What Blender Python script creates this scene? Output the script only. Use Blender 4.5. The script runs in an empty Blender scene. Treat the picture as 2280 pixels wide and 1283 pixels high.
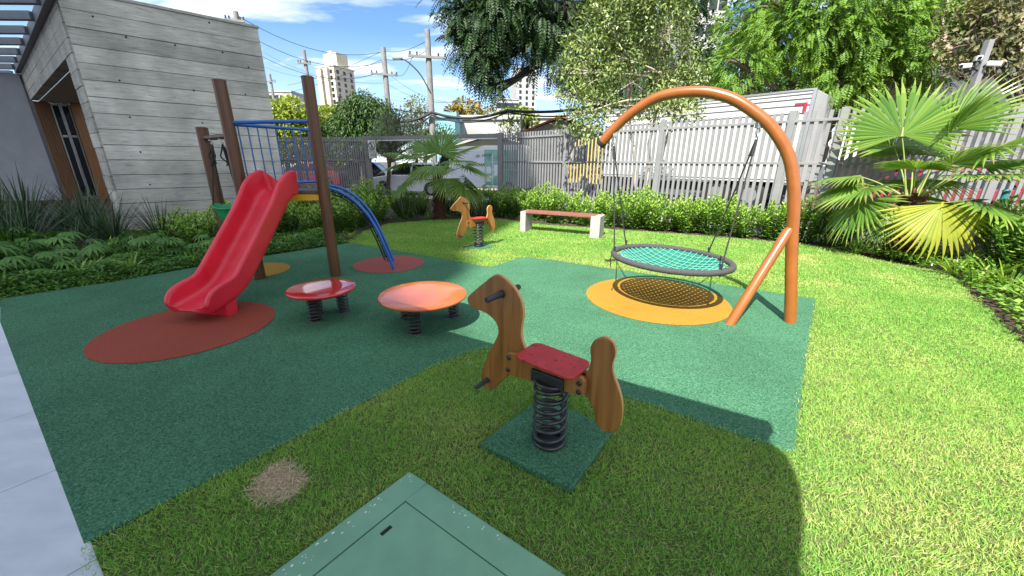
import bpy, math, random
import numpy as np
from mathutils import Vector, Matrix
random.seed(11)
rng = np.random.default_rng(11)
S = bpy.context.scene
COL = S.collection

# ---------------- camera, sky, sun, exposure ----------------
PW, PH, FPX = 2280., 1283., 845.
PITCH, ROLL, CAMH = math.radians(18.3), math.radians(0.5), 1.5
_f = Vector((0, math.cos(PITCH), -math.sin(PITCH)))
_r0 = Vector((1, 0, 0)); _u0 = _r0.cross(_f)
_r = math.cos(ROLL) * _r0 + math.sin(ROLL) * _u0
_u = -math.sin(ROLL) * _r0 + math.cos(ROLL) * _u0
cam = bpy.data.objects.new('camera', bpy.data.cameras.new('camera'))
COL.objects.link(cam)
cam.data.sensor_width = 36; cam.data.lens = FPX / PW * 36
cam.data.clip_start = 0.05; cam.data.clip_end = 3000
M3 = Matrix((_r, _u, -_f)).transposed()
cam.matrix_world = Matrix.Translation((0, 0, CAMH)) @ M3.to_4x4()
S.camera = cam
S.view_settings.view_transform = 'Standard'; S.view_settings.look = 'None'
S.view_settings.exposure = 1.32; S.view_settings.gamma = 1
S.view_settings.use_curve_mapping = False
S.cycles.max_bounces = 8; S.cycles.transparent_max_bounces = 12
try: S.cycles.use_denoising = True
except Exception: pass

KX, KY = 0.32, 0.79                      # shadow offset per metre of height
sun = bpy.data.objects.new('sun', bpy.data.lights.new('sun', 'SUN'))
COL.objects.link(sun)
sun.data.energy = 5.0; sun.data.angle = math.radians(0.32); sun.data.color = (1, .96, .88)
sun.rotation_euler = Vector((KX, KY, -1)).to_track_quat('-Z', 'Y').to_euler()
sun.location = (-6, -14, 30)
ELEV = math.atan(1 / math.hypot(KX, KY)); AZ = math.atan2(-KX, -KY)
world = bpy.data.worlds.new('World'); S.world = world; world.use_nodes = True
wn = world.node_tree; wn.nodes.clear()
def wnode(t, **k):
    n = wn.nodes.new(t)
    for a, b in k.items(): setattr(n, a, b)
    return n
sky = wnode('ShaderNodeTexSky', sky_type='NISHITA', sun_disc=False, sun_elevation=ELEV, sun_rotation=AZ, air_density=1.0, dust_density=.25, ozone_density=3.2)
tc = wnode('ShaderNodeTexCoord'); sep = wnode('ShaderNodeSeparateXYZ')
wn.links.new(tc.outputs['Generated'], sep.inputs[0])
mx = wnode('ShaderNodeMath', operation='ADD'); mx.inputs[1].default_value = 0.12
wn.links.new(sep.outputs['Z'], mx.inputs[0])
dx = wnode('ShaderNodeMath', operation='DIVIDE'); dy = wnode('ShaderNodeMath', operation='DIVIDE')
wn.links.new(sep.outputs['X'], dx.inputs[0]); wn.links.new(mx.outputs[0], dx.inputs[1])
wn.links.new(sep.outputs['Y'], dy.inputs[0]); wn.links.new(mx.outputs[0], dy.inputs[1])
cmb = wnode('ShaderNodeCombineXYZ')
wn.links.new(dx.outputs[0], cmb.inputs[0]); wn.links.new(dy.outputs[0], cmb.inputs[1])
mp = wnode('ShaderNodeMapping'); mp.inputs['Location'].default_value = (4.1, 1.2, 0); mp.inputs['Rotation'].default_value = (0, 0, .5); mp.inputs['Scale'].default_value = (.62, 1.25, 1)
wn.links.new(cmb.outputs[0], mp.inputs[0])
nz = wnode('ShaderNodeTexNoise'); nz.inputs['Scale'].default_value = 1.5; nz.inputs['Detail'].default_value = 9; nz.inputs['Roughness'].default_value = .55; nz.inputs['Distortion'].default_value = .35
wn.links.new(mp.outputs[0], nz.inputs['Vector'])
cr = wnode('ShaderNodeValToRGB'); cr.color_ramp.elements[0].position = .50; cr.color_ramp.elements[1].position = .66
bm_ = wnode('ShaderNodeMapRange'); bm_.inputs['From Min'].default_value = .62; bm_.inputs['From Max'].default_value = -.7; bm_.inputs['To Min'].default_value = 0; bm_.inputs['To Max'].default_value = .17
wn.links.new(sep.outputs['Y'], bm_.inputs[0])        # unseen extra cloud added overhead and behind the camera to brighten the shade
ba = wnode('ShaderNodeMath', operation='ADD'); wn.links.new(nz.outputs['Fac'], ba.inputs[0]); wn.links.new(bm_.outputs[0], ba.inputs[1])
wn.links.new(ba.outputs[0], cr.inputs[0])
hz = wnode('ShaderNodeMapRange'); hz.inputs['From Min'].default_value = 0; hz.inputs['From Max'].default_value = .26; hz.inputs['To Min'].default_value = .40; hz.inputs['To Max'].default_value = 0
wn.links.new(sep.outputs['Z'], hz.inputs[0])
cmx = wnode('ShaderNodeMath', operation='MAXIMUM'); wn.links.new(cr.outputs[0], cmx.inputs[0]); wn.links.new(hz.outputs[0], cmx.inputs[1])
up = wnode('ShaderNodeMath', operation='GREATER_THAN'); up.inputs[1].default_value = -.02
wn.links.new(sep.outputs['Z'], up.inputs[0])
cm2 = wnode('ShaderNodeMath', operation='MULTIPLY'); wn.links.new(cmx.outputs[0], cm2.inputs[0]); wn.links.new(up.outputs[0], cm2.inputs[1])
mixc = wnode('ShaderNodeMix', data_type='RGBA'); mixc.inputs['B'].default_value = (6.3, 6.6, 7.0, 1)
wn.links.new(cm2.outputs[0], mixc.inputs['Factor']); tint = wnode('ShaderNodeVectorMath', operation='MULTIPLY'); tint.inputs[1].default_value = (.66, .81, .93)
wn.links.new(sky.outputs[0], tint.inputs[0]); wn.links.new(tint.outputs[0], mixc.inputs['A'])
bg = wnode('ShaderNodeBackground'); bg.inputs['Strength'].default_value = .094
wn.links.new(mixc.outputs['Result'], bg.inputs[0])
wo = wnode('ShaderNodeOutputWorld'); wn.links.new(bg.outputs[0], wo.inputs[0])

# ---------------- pixel helpers: where the photo's points stand in the place ----------------
def ray(u, v): return (u - PW / 2) / FPX * _r - (v - PH / 2) / FPX * _u + _f
def g(u, v, z=0.):
    d = ray(u, v); return Vector((0, 0, CAMH)) + d * ((z - CAMH) / d.z)
def at(u, v, Y):
    d = ray(u, v); return Vector((0, 0, CAMH)) + d * (Y / d.y)

# ---------------- materials ----------------
def newmat(name):
    m = bpy.data.materials.new(name); m.use_nodes = True
    nt = m.node_tree
    return m, nt, nt.nodes['Principled BSDF']
def N(nt, t, **k):
    n = nt.nodes.new(t)
    for a, b in k.items():
        if a in n.inputs: n.inputs[a].default_value = b
        else: setattr(n, a, b)
    return n
def c4(c): return (c[0], c[1], c[2], 1)
def pbr(name, ca, cb=None, scale=6., rough=.6, bump=0., bscale=None, metal=0., stretch=(1, 1, 1), detail=6, coat=0., spec=.5, lo=.35, hi=.65, rvar=0., bdist=.01, attr=False, spots=None, mottle=0.):
    m, nt, b = newmat(name)
    b.inputs['Roughness'].default_value = rough; b.inputs['Metallic'].default_value = metal
    b.inputs['Coat Weight'].default_value = coat; b.inputs['Specular IOR Level'].default_value = spec
    b.inputs['Base Color'].default_value = c4(ca)
    t = N(nt, 'ShaderNodeTexCoord'); mpn = N(nt, 'ShaderNodeMapping', Scale=stretch)
    nt.links.new(t.outputs['Object'], mpn.inputs[0])
    if cb is not None:
        n = N(nt, 'ShaderNodeTexNoise', Scale=scale, Detail=detail, Roughness=.6)
        nt.links.new(mpn.outputs[0], n.inputs['Vector'])
        r = N(nt, 'ShaderNodeValToRGB')
        r.color_ramp.elements[0].position = lo; r.color_ramp.elements[1].position = hi
        r.color_ramp.elements[0].color = c4(ca); r.color_ramp.elements[1].color = c4(cb)
        nt.links.new(n.outputs['Fac'], r.inputs[0]); out = r.outputs[0]
        if attr:
            a = N(nt, 'ShaderNodeAttribute', attribute_name='rnd')
            mr = N(nt, 'ShaderNodeMapRange'); mr.inputs['To Min'].default_value = .72; mr.inputs['To Max'].default_value = 1.2
            nt.links.new(a.outputs['Fac'], mr.inputs[0])
            mm = N(nt, 'ShaderNodeVectorMath', operation='SCALE')
            nt.links.new(out, mm.inputs[0]); nt.links.new(mr.outputs[0], mm.inputs['Scale']); out = mm.outputs[0]
        if spots:
            n3 = N(nt, 'ShaderNodeTexNoise', Scale=spots[1], Detail=2.)
            nt.links.new(t.outputs['Object'], n3.inputs['Vector'])
            r3 = N(nt, 'ShaderNodeValToRGB'); r3.color_ramp.elements[0].position = spots[2]; r3.color_ramp.elements[1].position = spots[2] + .05
            nt.links.new(n3.outputs['Fac'], r3.inputs[0])
            mm = N(nt, 'ShaderNodeMix', data_type='RGBA'); mm.inputs['B'].default_value = c4(spots[0])
            nt.links.new(r3.outputs[0], mm.inputs['Factor']); nt.links.new(out, mm.inputs['A']); out = mm.outputs['Result']
        if mottle:
            n4 = N(nt, 'ShaderNodeTexNoise', Scale=1.3, Detail=5., Roughness=.65); nt.links.new(t.outputs['Object'], n4.inputs['Vector'])
            m4 = N(nt, 'ShaderNodeMapRange'); m4.inputs['From Min'].default_value = .3; m4.inputs['From Max'].default_value = .7; m4.inputs['To Min'].default_value = 1 - mottle; m4.inputs['To Max'].default_value = 1 + mottle; nt.links.new(n4.outputs['Fac'], m4.inputs[0])
            s4 = N(nt, 'ShaderNodeVectorMath', operation='SCALE'); nt.links.new(out, s4.inputs[0]); nt.links.new(m4.outputs[0], s4.inputs['Scale']); out = s4.outputs[0]
        nt.links.new(out, b.inputs['Base Color'])
        if rvar:
            mr = N(nt, 'ShaderNodeMapRange'); mr.inputs['To Min'].default_value = rough - rvar; mr.inputs['To Max'].default_value = rough + rvar
            nt.links.new(n.outputs['Fac'], mr.inputs[0]); nt.links.new(mr.outputs[0], b.inputs['Roughness'])
    if bump:
        n2 = N(nt, 'ShaderNodeTexNoise', Scale=bscale or scale * 3, Detail=4.)
        nt.links.new(mpn.outputs[0], n2.inputs['Vector'])
        bp = N(nt, 'ShaderNodeBump', Strength=bump, Distance=bdist)
        nt.links.new(n2.outputs['Fac'], bp.inputs['Height']); nt.links.new(bp.outputs[0], b.inputs['Normal'])
    return m
def leafmat(name, cols, rough=.45, trans=.3, tcol=None, spec=.4):
    m, nt, b = newmat(name)
    a = N(nt, 'ShaderNodeAttribute', attribute_name='rnd')
    r = N(nt, 'ShaderNodeValToRGB')
    el = r.color_ramp.elements
    el[0].color = c4(cols[0]); el[1].color = c4(cols[-1])
    for i, c in enumerate(cols[1:-1]):
        e = el.new((i + 1) / (len(cols) - 1)); e.color = c4(c)
    nt.links.new(a.outputs['Fac'], r.inputs[0])
    nt.links.new(r.outputs[0], b.inputs['Base Color'])
    b.inputs['Roughness'].default_value = rough; b.inputs['Specular IOR Level'].default_value = spec
    tr = N(nt, 'ShaderNodeBsdfTranslucent')
    mm = N(nt, 'ShaderNodeVectorMath', operation='MULTIPLY'); mm.inputs[1].default_value = tcol or (1.3, 1.25, .55)
    nt.links.new(r.outputs[0], mm.inputs[0]); nt.links.new(mm.outputs[0], tr.inputs[0])
    ms = N(nt, 'ShaderNodeMixShader'); ms.inputs[0].default_value = trans
    out = nt.nodes['Material Output']
    nt.links.new(b.outputs[0], ms.inputs[1]); nt.links.new(tr.outputs[0], ms.inputs[2]); nt.links.new(ms.outputs[0], out.inputs[0])
    return m

# ---------------- object helpers ----------------
def tag(o, label=None, cat=None, group=None, kind=None):
    if label: o['label'] = label
    if cat: o['category'] = cat
    if group: o['group'] = group
    if kind: o['kind'] = kind
    return o
def thing(name, label, cat, loc=(0, 0, 0), group=None):
    o = bpy.data.objects.new(name, None); COL.objects.link(o)
    o.location = loc; o.empty_display_size = .1
    return tag(o, label, cat, group)
def link(name, me, mat, parent=None):
    o = bpy.data.objects.new(name, me); COL.objects.link(o)
    if mat is not None: me.materials.append(mat)
    if parent is not None:
        o.parent = parent
        base = Vector((0, 0, 0)); p = parent
        while p is not None:
            base += p.location; p = p.parent
        if parent.type == 'EMPTY': o.matrix_parent_inverse = Matrix.Translation(-base)
    return o
def np_mesh(name, V, F, rnd=None, smooth=False):
    me = bpy.data.meshes.new(name); V = np.asarray(V, np.float32); F = np.asarray(F, np.int32)
    k = F.shape[1]
    me.vertices.add(len(V)); me.vertices.foreach_set('co', V.ravel())
    me.loops.add(F.size); me.loops.foreach_set('vertex_index', F.ravel())
    me.polygons.add(len(F)); me.polygons.foreach_set('loop_start', np.arange(0, F.size, k, dtype=np.int32))
    me.polygons.foreach_set('use_smooth', np.full(len(F), smooth))
    if rnd is not None:
        at_ = me.attributes.new('rnd', 'FLOAT', 'FACE'); at_.data.foreach_set('value', np.asarray(rnd, np.float32))
    me.update(calc_edges=True)
    return me
class B:
    """collects shapes into one mesh"""
    def __init__(s): s.v = []; s.f = []; s.sm = []
    def add(s, vs, fs, smooth=False):
        n = len(s.v); s.v += [tuple(v) for v in vs]
        for f in fs: s.f.append(tuple(i + n for i in f)); s.sm.append(smooth)
        return s
    def box(s, c, d, R=None):
        c = Vector(c); hx, hy, hz = d[0] / 2, d[1] / 2, d[2] / 2
        vs = [Vector((x, y, z)) for x in (-hx, hx) for y in (-hy, hy) for z in (-hz, hz)]
        if R is not None: vs = [R @ v for v in vs]
        return s.add([c + v for v in vs], [(0, 1, 3, 2), (4, 6, 7, 5), (0, 4, 5, 1), (2, 3, 7, 6), (0, 2, 6, 4), (1, 5, 7, 3)])
    def bar(s, a, b, w, h, up=(0, 0, 1)):
        a = Vector(a); b = Vector(b); d = (b - a); L = d.length; d.normalize()
        x = Vector(up).cross(d)
        if x.length < 1e-4: x = Vector((1, 0, 0)).cross(d)
        x.normalize(); z = d.cross(x)
        R = Matrix((x, d, z)).transposed()
        return s.box((a + b) / 2, (w, L, h), R)
    def tube(s, path, r, n=10, cap=True, closed=False, smooth=True):
        P = [Vector(p) for p in path]; m = len(P)
        rs = r if hasattr(r, '__len__') else [r] * m
        T = []
        for i in range(m):
            if closed: t = P[(i + 1) % m] - P[i - 1]
            else: t = P[min(i + 1, m - 1)] - P[max(i - 1, 0)]
            T.append(t.normalized() if t.length > 1e-9 else Vector((0, 0, 1)))
        x = T[0].orthogonal().normalized(); vs = []
        for i in range(m):
            x = x - T[i] * x.dot(T[i])
            x = x.normalized() if x.length > 1e-6 else T[i].orthogonal().normalized()
            y = T[i].cross(x)
            for k in range(n):
                a = 2 * math.pi * k / n
                vs.append(P[i] + (x * math.cos(a) + y * math.sin(a)) * rs[i])
        fs = []
        mm = m if closed else m - 1
        for i in range(mm):
            for k in range(n):
                a = i * n + k; b = i * n + (k + 1) % n; j = ((i + 1) % m) * n
                fs.append((a, b, j + (k + 1) % n, j + k))
        s.add(vs, fs, smooth)
        if cap and not closed:
            s.add(vs[:n], [tuple(range(n))[::-1]]); s.add(vs[-n:], [tuple(range(n))])
        return s
    def lathe(s, prof, c, n=24, smooth=True):
        c = Vector(c); m = len(prof); vs = []
        for r, z in prof:
            for k in range(n):
                a = 2 * math.pi * k / n; vs.append(c + Vector((r * math.cos(a), r * math.sin(a), z)))
        fs = [(i * n + k, i * n + (k + 1) % n, (i + 1) * n + (k + 1) % n, (i + 1) * n + k) for i in range(m - 1) for k in range(n)]
        s.add(vs, fs, smooth)
        s.add(vs[:n], [tuple(range(n))[::-1]]); s.add(vs[-n:], [tuple(range(n))])
        return s
    def prism(s, poly, fn, c0, c1, smooth=False):
        n = len(poly)
        vs = [fn(a, b, c0) for a, b in poly] + [fn(a, b, c1) for a, b in poly]
        s.add(vs, [tuple(range(n))[::-1], tuple(range(n, 2 * n))])
        s.add(vs, [(i, (i + 1) % n, n + (i + 1) % n, n + i) for i in range(n)], smooth)
        return s
    def build(s, name, mat, parent=None, bevel=0, seg=2, rnd=None, subsurf=0):
        me = bpy.data.meshes.new(name); me.from_pydata([tuple(v) for v in s.v], [], s.f)
        me.polygons.foreach_set('use_smooth', s.sm)
        if rnd is not None:
            a = me.attributes.new('rnd', 'FLOAT', 'FACE'); a.data.foreach_set('value', np.asarray(rnd, np.float32))
        import bmesh
        bm = bmesh.new(); bm.from_mesh(me)
        if subsurf or bevel: bmesh.ops.remove_doubles(bm, verts=bm.verts, dist=1e-5)
        bmesh.ops.recalc_face_normals(bm, faces=bm.faces); bm.to_mesh(me); bm.free()
        me.update()
        o = link(name, me, mat, parent)
        if bevel:
            md = o.modifiers.new('bevel', 'BEVEL'); md.width = bevel; md.segments = seg; md.limit_method = 'ANGLE'; md.angle_limit = math.radians(40)
        if subsurf:
            md = o.modifiers.new('sub', 'SUBSURF'); md.levels = subsurf; md.render_levels = subsurf
            me.polygons.foreach_set('use_smooth', [True] * len(me.polygons))
        return o
def dup(root, loc, rotz=0., label=None, name=None):
    r = root.copy(); COL.objects.link(r); r.location = loc
    if rotz: r.rotation_euler = (0, 0, rotz)
    if label: r['label'] = label
    for ch in root.children:
        c = ch.copy(); COL.objects.link(c); c.parent = r
        for gc in ch.children:
            d = gc.copy(); COL.objects.link(d); d.parent = c
    return r
def sheet(name, poly, z, mat, kind='structure', parent=None):
    me = bpy.data.meshes.new(name)
    n = len(poly)
    me.from_pydata([(p[0], p[1], z) for p in poly], [], [tuple(range(n))])
    o = link(name, me, mat, parent)
    if me.polygons[0].normal.z < 0: me.flip_normals()
    if kind: o['kind'] = kind
    return o
def inpoly(P, poly):
    x, y = P[:, 0], P[:, 1]; r = np.zeros(len(P), bool); n = len(poly)
    for i in range(n):
        x0, y0 = poly[i][0], poly[i][1]; x1, y1 = poly[i - 1][0], poly[i - 1][1]
        c = ((y0 > y) != (y1 > y)) & (x < (x1 - x0) * (y - y0) / ((y1 - y0) or 1e-9) + x0)
        r ^= c
    return r
def unit(a): return a / np.maximum(np.linalg.norm(a, axis=1, keepdims=True), 1e-9)
def leaf_arrays(P, D, Nn, L, W, fold=.25, curl=.15, at=.5):
    """leaf-sized folded blades: base P, direction D, upper side Nn"""
    D = unit(D); Sd = unit(np.cross(D, Nn)); U = np.cross(Sd, D)
    L = np.broadcast_to(np.asarray(L, float), (len(P),))[:, None]; W = np.broadcast_to(np.asarray(W, float), (len(P),))[:, None]
    b = P; t = P + D * L - U * L * curl
    m = P + D * L * at - U * W * fold
    l = P + D * L * at + Sd * W / 2; r = P + D * L * at - Sd * W / 2
    V = np.stack([b, l, m, r, t], 1).reshape(-1, 3)
    i = np.arange(len(P))[:, None] * 5
    F = np.concatenate([i + np.array([[0, 2, 4, 1]]), i + np.array([[0, 3, 4, 2]])], 1).reshape(-1, 4)
    return V, F
def randdir(n, zb=0.):
    d = rng.normal(size=(n, 3)); d[:, 2] += zb; return unit(d)
# ================= materials =================
M = {}
M['rubber'] = pbr('rubber_green', (.014, .082, .040), (.084, .205, .115), scale=95, rough=.85, bump=.9, bscale=120, detail=4, lo=.36, hi=.64, spec=.15, spots=((.17, .30, .19), 85, .66), mottle=.16)
M['rubber_red'] = pbr('rubber_red', (.20, .038, .022), (.31, .07, .04), scale=100, rough=.75, bump=.8, bscale=120, detail=4, lo=.3, hi=.7, spec=.15, mottle=.12)
M['rubber_pink'] = pbr('rubber_brick', (.22, .055, .048), (.33, .095, .08), scale=100, rough=.75, bump=.8, bscale=120, detail=4, lo=.3, hi=.7, spec=.15, mottle=.12)
M['rubber_yellow'] = pbr('rubber_yellow', (.28, .145, .016), (.38, .215, .034), scale=100, rough=.75, bump=.8, bscale=120, detail=4, lo=.3, hi=.7, spec=.15, mottle=.12)
M['soil'] = pbr('soil', (.035, .022, .013), (.09, .06, .035), scale=14, rough=.95, bump=.8, bscale=60, bdist=.03)
M['turf'] = pbr('turf_soil', (.05, .075, .018), (.13, .15, .05), scale=30, rough=.95, bump=.6, bscale=120, bdist=.02)
M['asphalt'] = pbr('asphalt', (.045, .045, .048), (.075, .075, .075), scale=60, rough=.9, bump=.3, bscale=200)
M['sidewalk'] = pbr('sidewalk', (.30, .29, .27), (.40, .39, .36), scale=5, rough=.85, bump=.2, bscale=40)
M['paver'] = pbr('paver', (.46, .49, .53), (.55, .58, .62), scale=3.5, rough=.55, bump=.08, bscale=60, stretch=(1, 2.4, 1), spots=((.30, .32, .33), 2.3, .70))
M['hatch'] = pbr('hatch_paint', (.13, .28, .17), (.16, .33, .205), scale=5, rough=.5, bump=.1, bscale=90, spots=((.14, .30, .18), 7, .64), rvar=.08, mottle=.08)
M['chip'] = pbr('paint_chip', (.62, .66, .62), (.75, .78, .75), rough=.7)
M['black_gap'] = pbr('dark_gap', (.01, .012, .011), rough=.9)
M['post_brown'] = pbr('post_brown', (.070, .027, .011), (.128, .052, .021), scale=3, rough=.38, stretch=(26, 26, .7), bump=.25, bscale=4, bdist=.004, spec=.5)
M['blue'] = pbr('blue_paint', (.006, .085, .36), (.008, .105, .42), scale=6, rough=.3, coat=.3)
M['slide'] = pbr('slide_plastic', (.56, .013, .032), (.66, .024, .048), scale=4, rough=.38, spec=.5, bump=.05, bscale=30, rvar=.1, mottle=.08, spots=((.64, .07, .09), 16, .71))
M['platform'] = pbr('platform_ply', (.06, .05, .045), (.10, .085, .075), scale=20, rough=.7)
M['yellow_edge'] = pbr('yellow_edge', (.62, .33, .015), (.70, .40, .02), scale=8, rough=.45)
M['rope'] = pbr('black_rope', (.012, .012, .013), (.03, .03, .032), scale=160, rough=.85, bump=.5, bscale=220)
M['rim_rope'] = pbr('rim_rope', (.035, .035, .037), (.075, .075, .078), scale=120, rough=.85, bump=.7, bscale=160)
M['steel'] = pbr('steel', (.52, .52, .52), (.62, .61, .6), scale=20, rough=.33, metal=1)
M['bucket'] = pbr('green_plastic', (.008, .24, .075), (.012, .29, .09), scale=5, rough=.4)
M['spring'] = pbr('black_spring', (.012, .013, .015), (.022, .023, .026), scale=30, rough=.28, spec=.6)
M['black_metal'] = pbr('black_metal', (.012, .012, .013), (.025, .025, .027), scale=20, rough=.5)
M['handle'] = pbr('handle_rubber', (.02, .021, .025), (.035, .036, .042), scale=60, rough=.6, bump=.2)
M['seat_red'] = pbr('seat_red', (.36, .022, .022), (.44, .035, .033), scale=9, rough=.42, spots=((.17, .012, .014), 38, .62), bump=.06, bscale=40)
M['table_red'] = pbr('table_red', (.42, .010, .010), (.50, .018, .015), scale=6, rough=.12, coat=.8, bump=.05, bscale=9)
M['table_orange'] = pbr('table_orange', (.50, .11, .03), (.58, .14, .042), scale=4, rough=.2, coat=.5, bump=.03, bscale=9)
M['arch_paint'] = pbr('arch_paint', (.225, .068, .013), (.275, .09, .018), scale=5, rough=.3, coat=.35, spots=((.5, .3, .18), 60, .8))
M['cap'] = pbr('plastic_cap', (.03, .03, .032), rough=.5)
M['mat_teal'] = pbr('swing_mat', (.008, .135, .10), (.012, .18, .135), scale=14, rough=.35, spec=.6)
M['mat_rope'] = pbr('mat_rope', (.10, .33, .25), (.14, .40, .31), scale=60, rough=.6)
M['bench_wood'] = pbr('bench_wood', (.16, .052, .036), (.25, .095, .07), scale=3, rough=.6, stretch=(1.5, 22, 22), bump=.3, bscale=5)
M['bench_concrete'] = pbr('bench_concrete', (.30, .29, .265), (.40, .38, .345), scale=9, rough=.85, bump=.35, bscale=35, spots=((.33, .32, .29), 26, .66))
M['fence'] = pbr('fence_paint', (.19, .194, .20), (.225, .226, .228), scale=4, rough=.5)
M['fence_dark'] = pbr('gate_paint', (.15, .16, .175), (.19, .20, .215), scale=4, rough=.5)
M['wood_panel'] = pbr('wood_panel', (.22, .10, .038), (.30, .15, .06), scale=2, rough=.55, stretch=(18, 18, .8), bump=.15, bscale=4)
M['slat_wood'] = pbr('slat_wood', (.15, .07, .028), (.22, .11, .046), scale=2, rough=.6, stretch=(18, 18, .8))
M['grey_render'] = pbr('grey_render', (.26, .275, .30), (.30, .315, .34), scale=2.5, rough=.9, bump=.1, bscale=80)
M['pergola'] = pbr('pergola_paint', (.13, .15, .19), (.16, .18, .22), scale=5, rough=.5)
M['pergola_dark'] = pbr('pergola_beam', (.07, .075, .085), (.09, .095, .105), scale=5, rough=.5)
M['alu'] = pbr('aluminium', (.40, .41, .43), (.46, .47, .48), scale=9, rough=.35, metal=.7)
M['bark'] = pbr('bark', (.07, .05, .035), (.15, .115, .085), scale=5, rough=.9, bump=.7, stretch=(6, 6, 1.2), bscale=8)
M['bark_dark'] = pbr('bark_dark', (.02, .016, .012), (.055, .042, .03), scale=5, rough=.95, bump=.7, stretch=(6, 6, 1.2), bscale=8)
M['bark_pale'] = pbr('bark_pale', (.36, .31, .24), (.50, .45, .37), scale=5, rough=.8, stretch=(5, 5, 1), bump=.3)
M['palm_trunk'] = pbr('palm_trunk', (.05, .022, .012), (.14, .062, .032), scale=12, rough=.9, bump=.6, bscale=30)
M['pole'] = pbr('pole_concrete', (.17, .17, .168), (.23, .23, .22), scale=3, rough=.85, bump=.2)
M['wire'] = pbr('wire', (.02, .02, .022), rough=.7)
M['white'] = pbr('white_paint', (.72, .73, .74), (.78, .78, .78), scale=2, rough=.35)
M['truck_white'] = pbr('truck_white', (.46, .46, .465), (.52, .52, .52), scale=2, rough=.4)
M['truck_yellow'] = pbr('truck_yellow', (.50, .38, .12), (.56, .43, .15), scale=2, rough=.35)
M['red_mark'] = pbr('red_mark', (.30, .015, .04), rough=.5)
M['car_silver'] = pbr('car_silver', (.62, .64, .67), (.68, .70, .72), scale=2, rough=.25, metal=.1, coat=.6)
M['car_dark'] = pbr('car_dark', (.015, .017, .02), (.022, .024, .028), scale=2, rough=.22, coat=.6)
M['car_red'] = pbr('car_red', (.20, .018, .03), (.24, .025, .035), scale=2, rough=.25, coat=.6)
M['tyre'] = pbr('tyre', (.012, .012, .012), (.02, .02, .02), scale=30, rough=.85)
M['dark_glass'] = pbr('dark_glass', (.012, .016, .02), rough=.05, spec=.7)
M['lamp_glass'] = pbr('lamp_glass', (.6, .6, .58), rough=.1)
M['beige'] = pbr('beige_render', (.46, .41, .33), (.52, .47, .385), scale=.3, rough=.9)
M['off_white'] = pbr('white_render', (.38, .38, .365), (.43, .43, .415), scale=.3, rough=.9, spots=((.32, .315, .295), .4, .6))
M['cyan'] = pbr('cyan_render', (.17, .38, .44), (.21, .42, .47), scale=.8, rough=.9)
M['cream'] = pbr('cream_render', (.33, .33, .235), (.38, .375, .28), scale=.8, rough=.9, spots=((.3, .29, .22), 2.4, .68))
M['tile'] = pbr('roof_tile', (.27, .075, .035), (.37, .13, .065), scale=9, rough=.85, bump=.5, bscale=14)
M['roof_grey'] = pbr('roof_grey', (.28, .27, .25), (.36, .35, .32), scale=4, rough=.85)
M['brick'] = pbr('brown_wall', (.34, .24, .17), (.44, .32, .23), scale=3, rough=.9)
M['stone_dark'] = pbr('stone_dark', (.045, .047, .055), (.11, .11, .12), scale=3, rough=.9, bump=.6, bscale=10)
M['ink'] = pbr('ink', (.012, .012, .014), rough=.6)
M['poster_green'] = pbr('poster_green', (.12, .33, .29), (.32, .52, .46), scale=3, rough=.5)
M['poster_pale'] = pbr('poster_pale', (.62, .67, .76), (.70, .74, .80), scale=1.5, rough=.5)
M['teal_post'] = pbr('teal_post', (.02, .13, .14), (.03, .17, .18), scale=6, rough=.5)
M['straw_base'] = pbr('straw_base', (.24, .16, .105), (.42, .31, .22), scale=40, rough=.95, bump=.6, bscale=90)
M['tower_wall'] = pbr('tower_wall', (.74, .73, .71), (.80, .79, .77), scale=1, rough=.9)
M['grass'] = leafmat('grass', [(.08, .235, .035), (.17, .42, .07), (.31, .50, .11), (.50, .54, .19), (.68, .56, .31)], rough=.55, trans=.38, tcol=(1.25, 1.2, .5), spec=.25)
M['straw'] = leafmat('straw', [(.27, .18, .10), (.52, .40, .25), (.70, .60, .42)], rough=.8, trans=.1, tcol=(1, 1, 1))
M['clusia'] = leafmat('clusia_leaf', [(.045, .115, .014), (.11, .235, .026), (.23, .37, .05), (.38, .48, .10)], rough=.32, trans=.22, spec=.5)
M['cover'] = leafmat('cover_leaf', [(.035, .11, .016), (.08, .20, .03), (.16, .31, .05)], rough=.5, trans=.25)
M['strap'] = leafmat('strap_leaf', [(.06, .15, .022), (.15, .29, .04), (.32, .43, .09)], rough=.35, trans=.3)
M['darkstrap'] = leafmat('dark_strap_leaf', [(.012, .034, .014), (.025, .06, .022), (.05, .10, .03)], rough=.4, trans=.15)
M['palm'] = leafmat('palm_leaf', [(.05, .13, .018), (.105, .215, .03), (.21, .32, .052), (.36, .40, .10), (.30, .22, .10)], rough=.36, trans=.38, spec=.5)
M['palm_yellow'] = leafmat('palm_leaf_yellow', [(.22, .28, .035), (.36, .38, .045), (.5, .46, .06)], rough=.4, trans=.35)
M['ficus'] = leafmat('ficus_leaf', [(.06, .10, .022), (.13, .195, .05), (.23, .30, .09), (.34, .39, .15)], rough=.38, trans=.25, spec=.5)
M['feather_dark'] = leafmat('feather_dark', [(.012, .036, .01), (.026, .068, .014), (.06, .13, .022)], rough=.5, trans=.22)
M['feather_bright'] = leafmat('feather_bright', [(.08, .175, .016), (.14, .275, .03), (.26, .38, .05)], rough=.5, trans=.35)
M['yellow_tree'] = leafmat('yellow_leaf', [(.10, .17, .015), (.22, .30, .025), (.34, .38, .05)], rough=.55, trans=.3)
M['bushy'] = leafmat('bushy_leaf', [(.015, .05, .012), (.035, .09, .016), (.09, .15, .03)], rough=.5, trans=.2)
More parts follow.
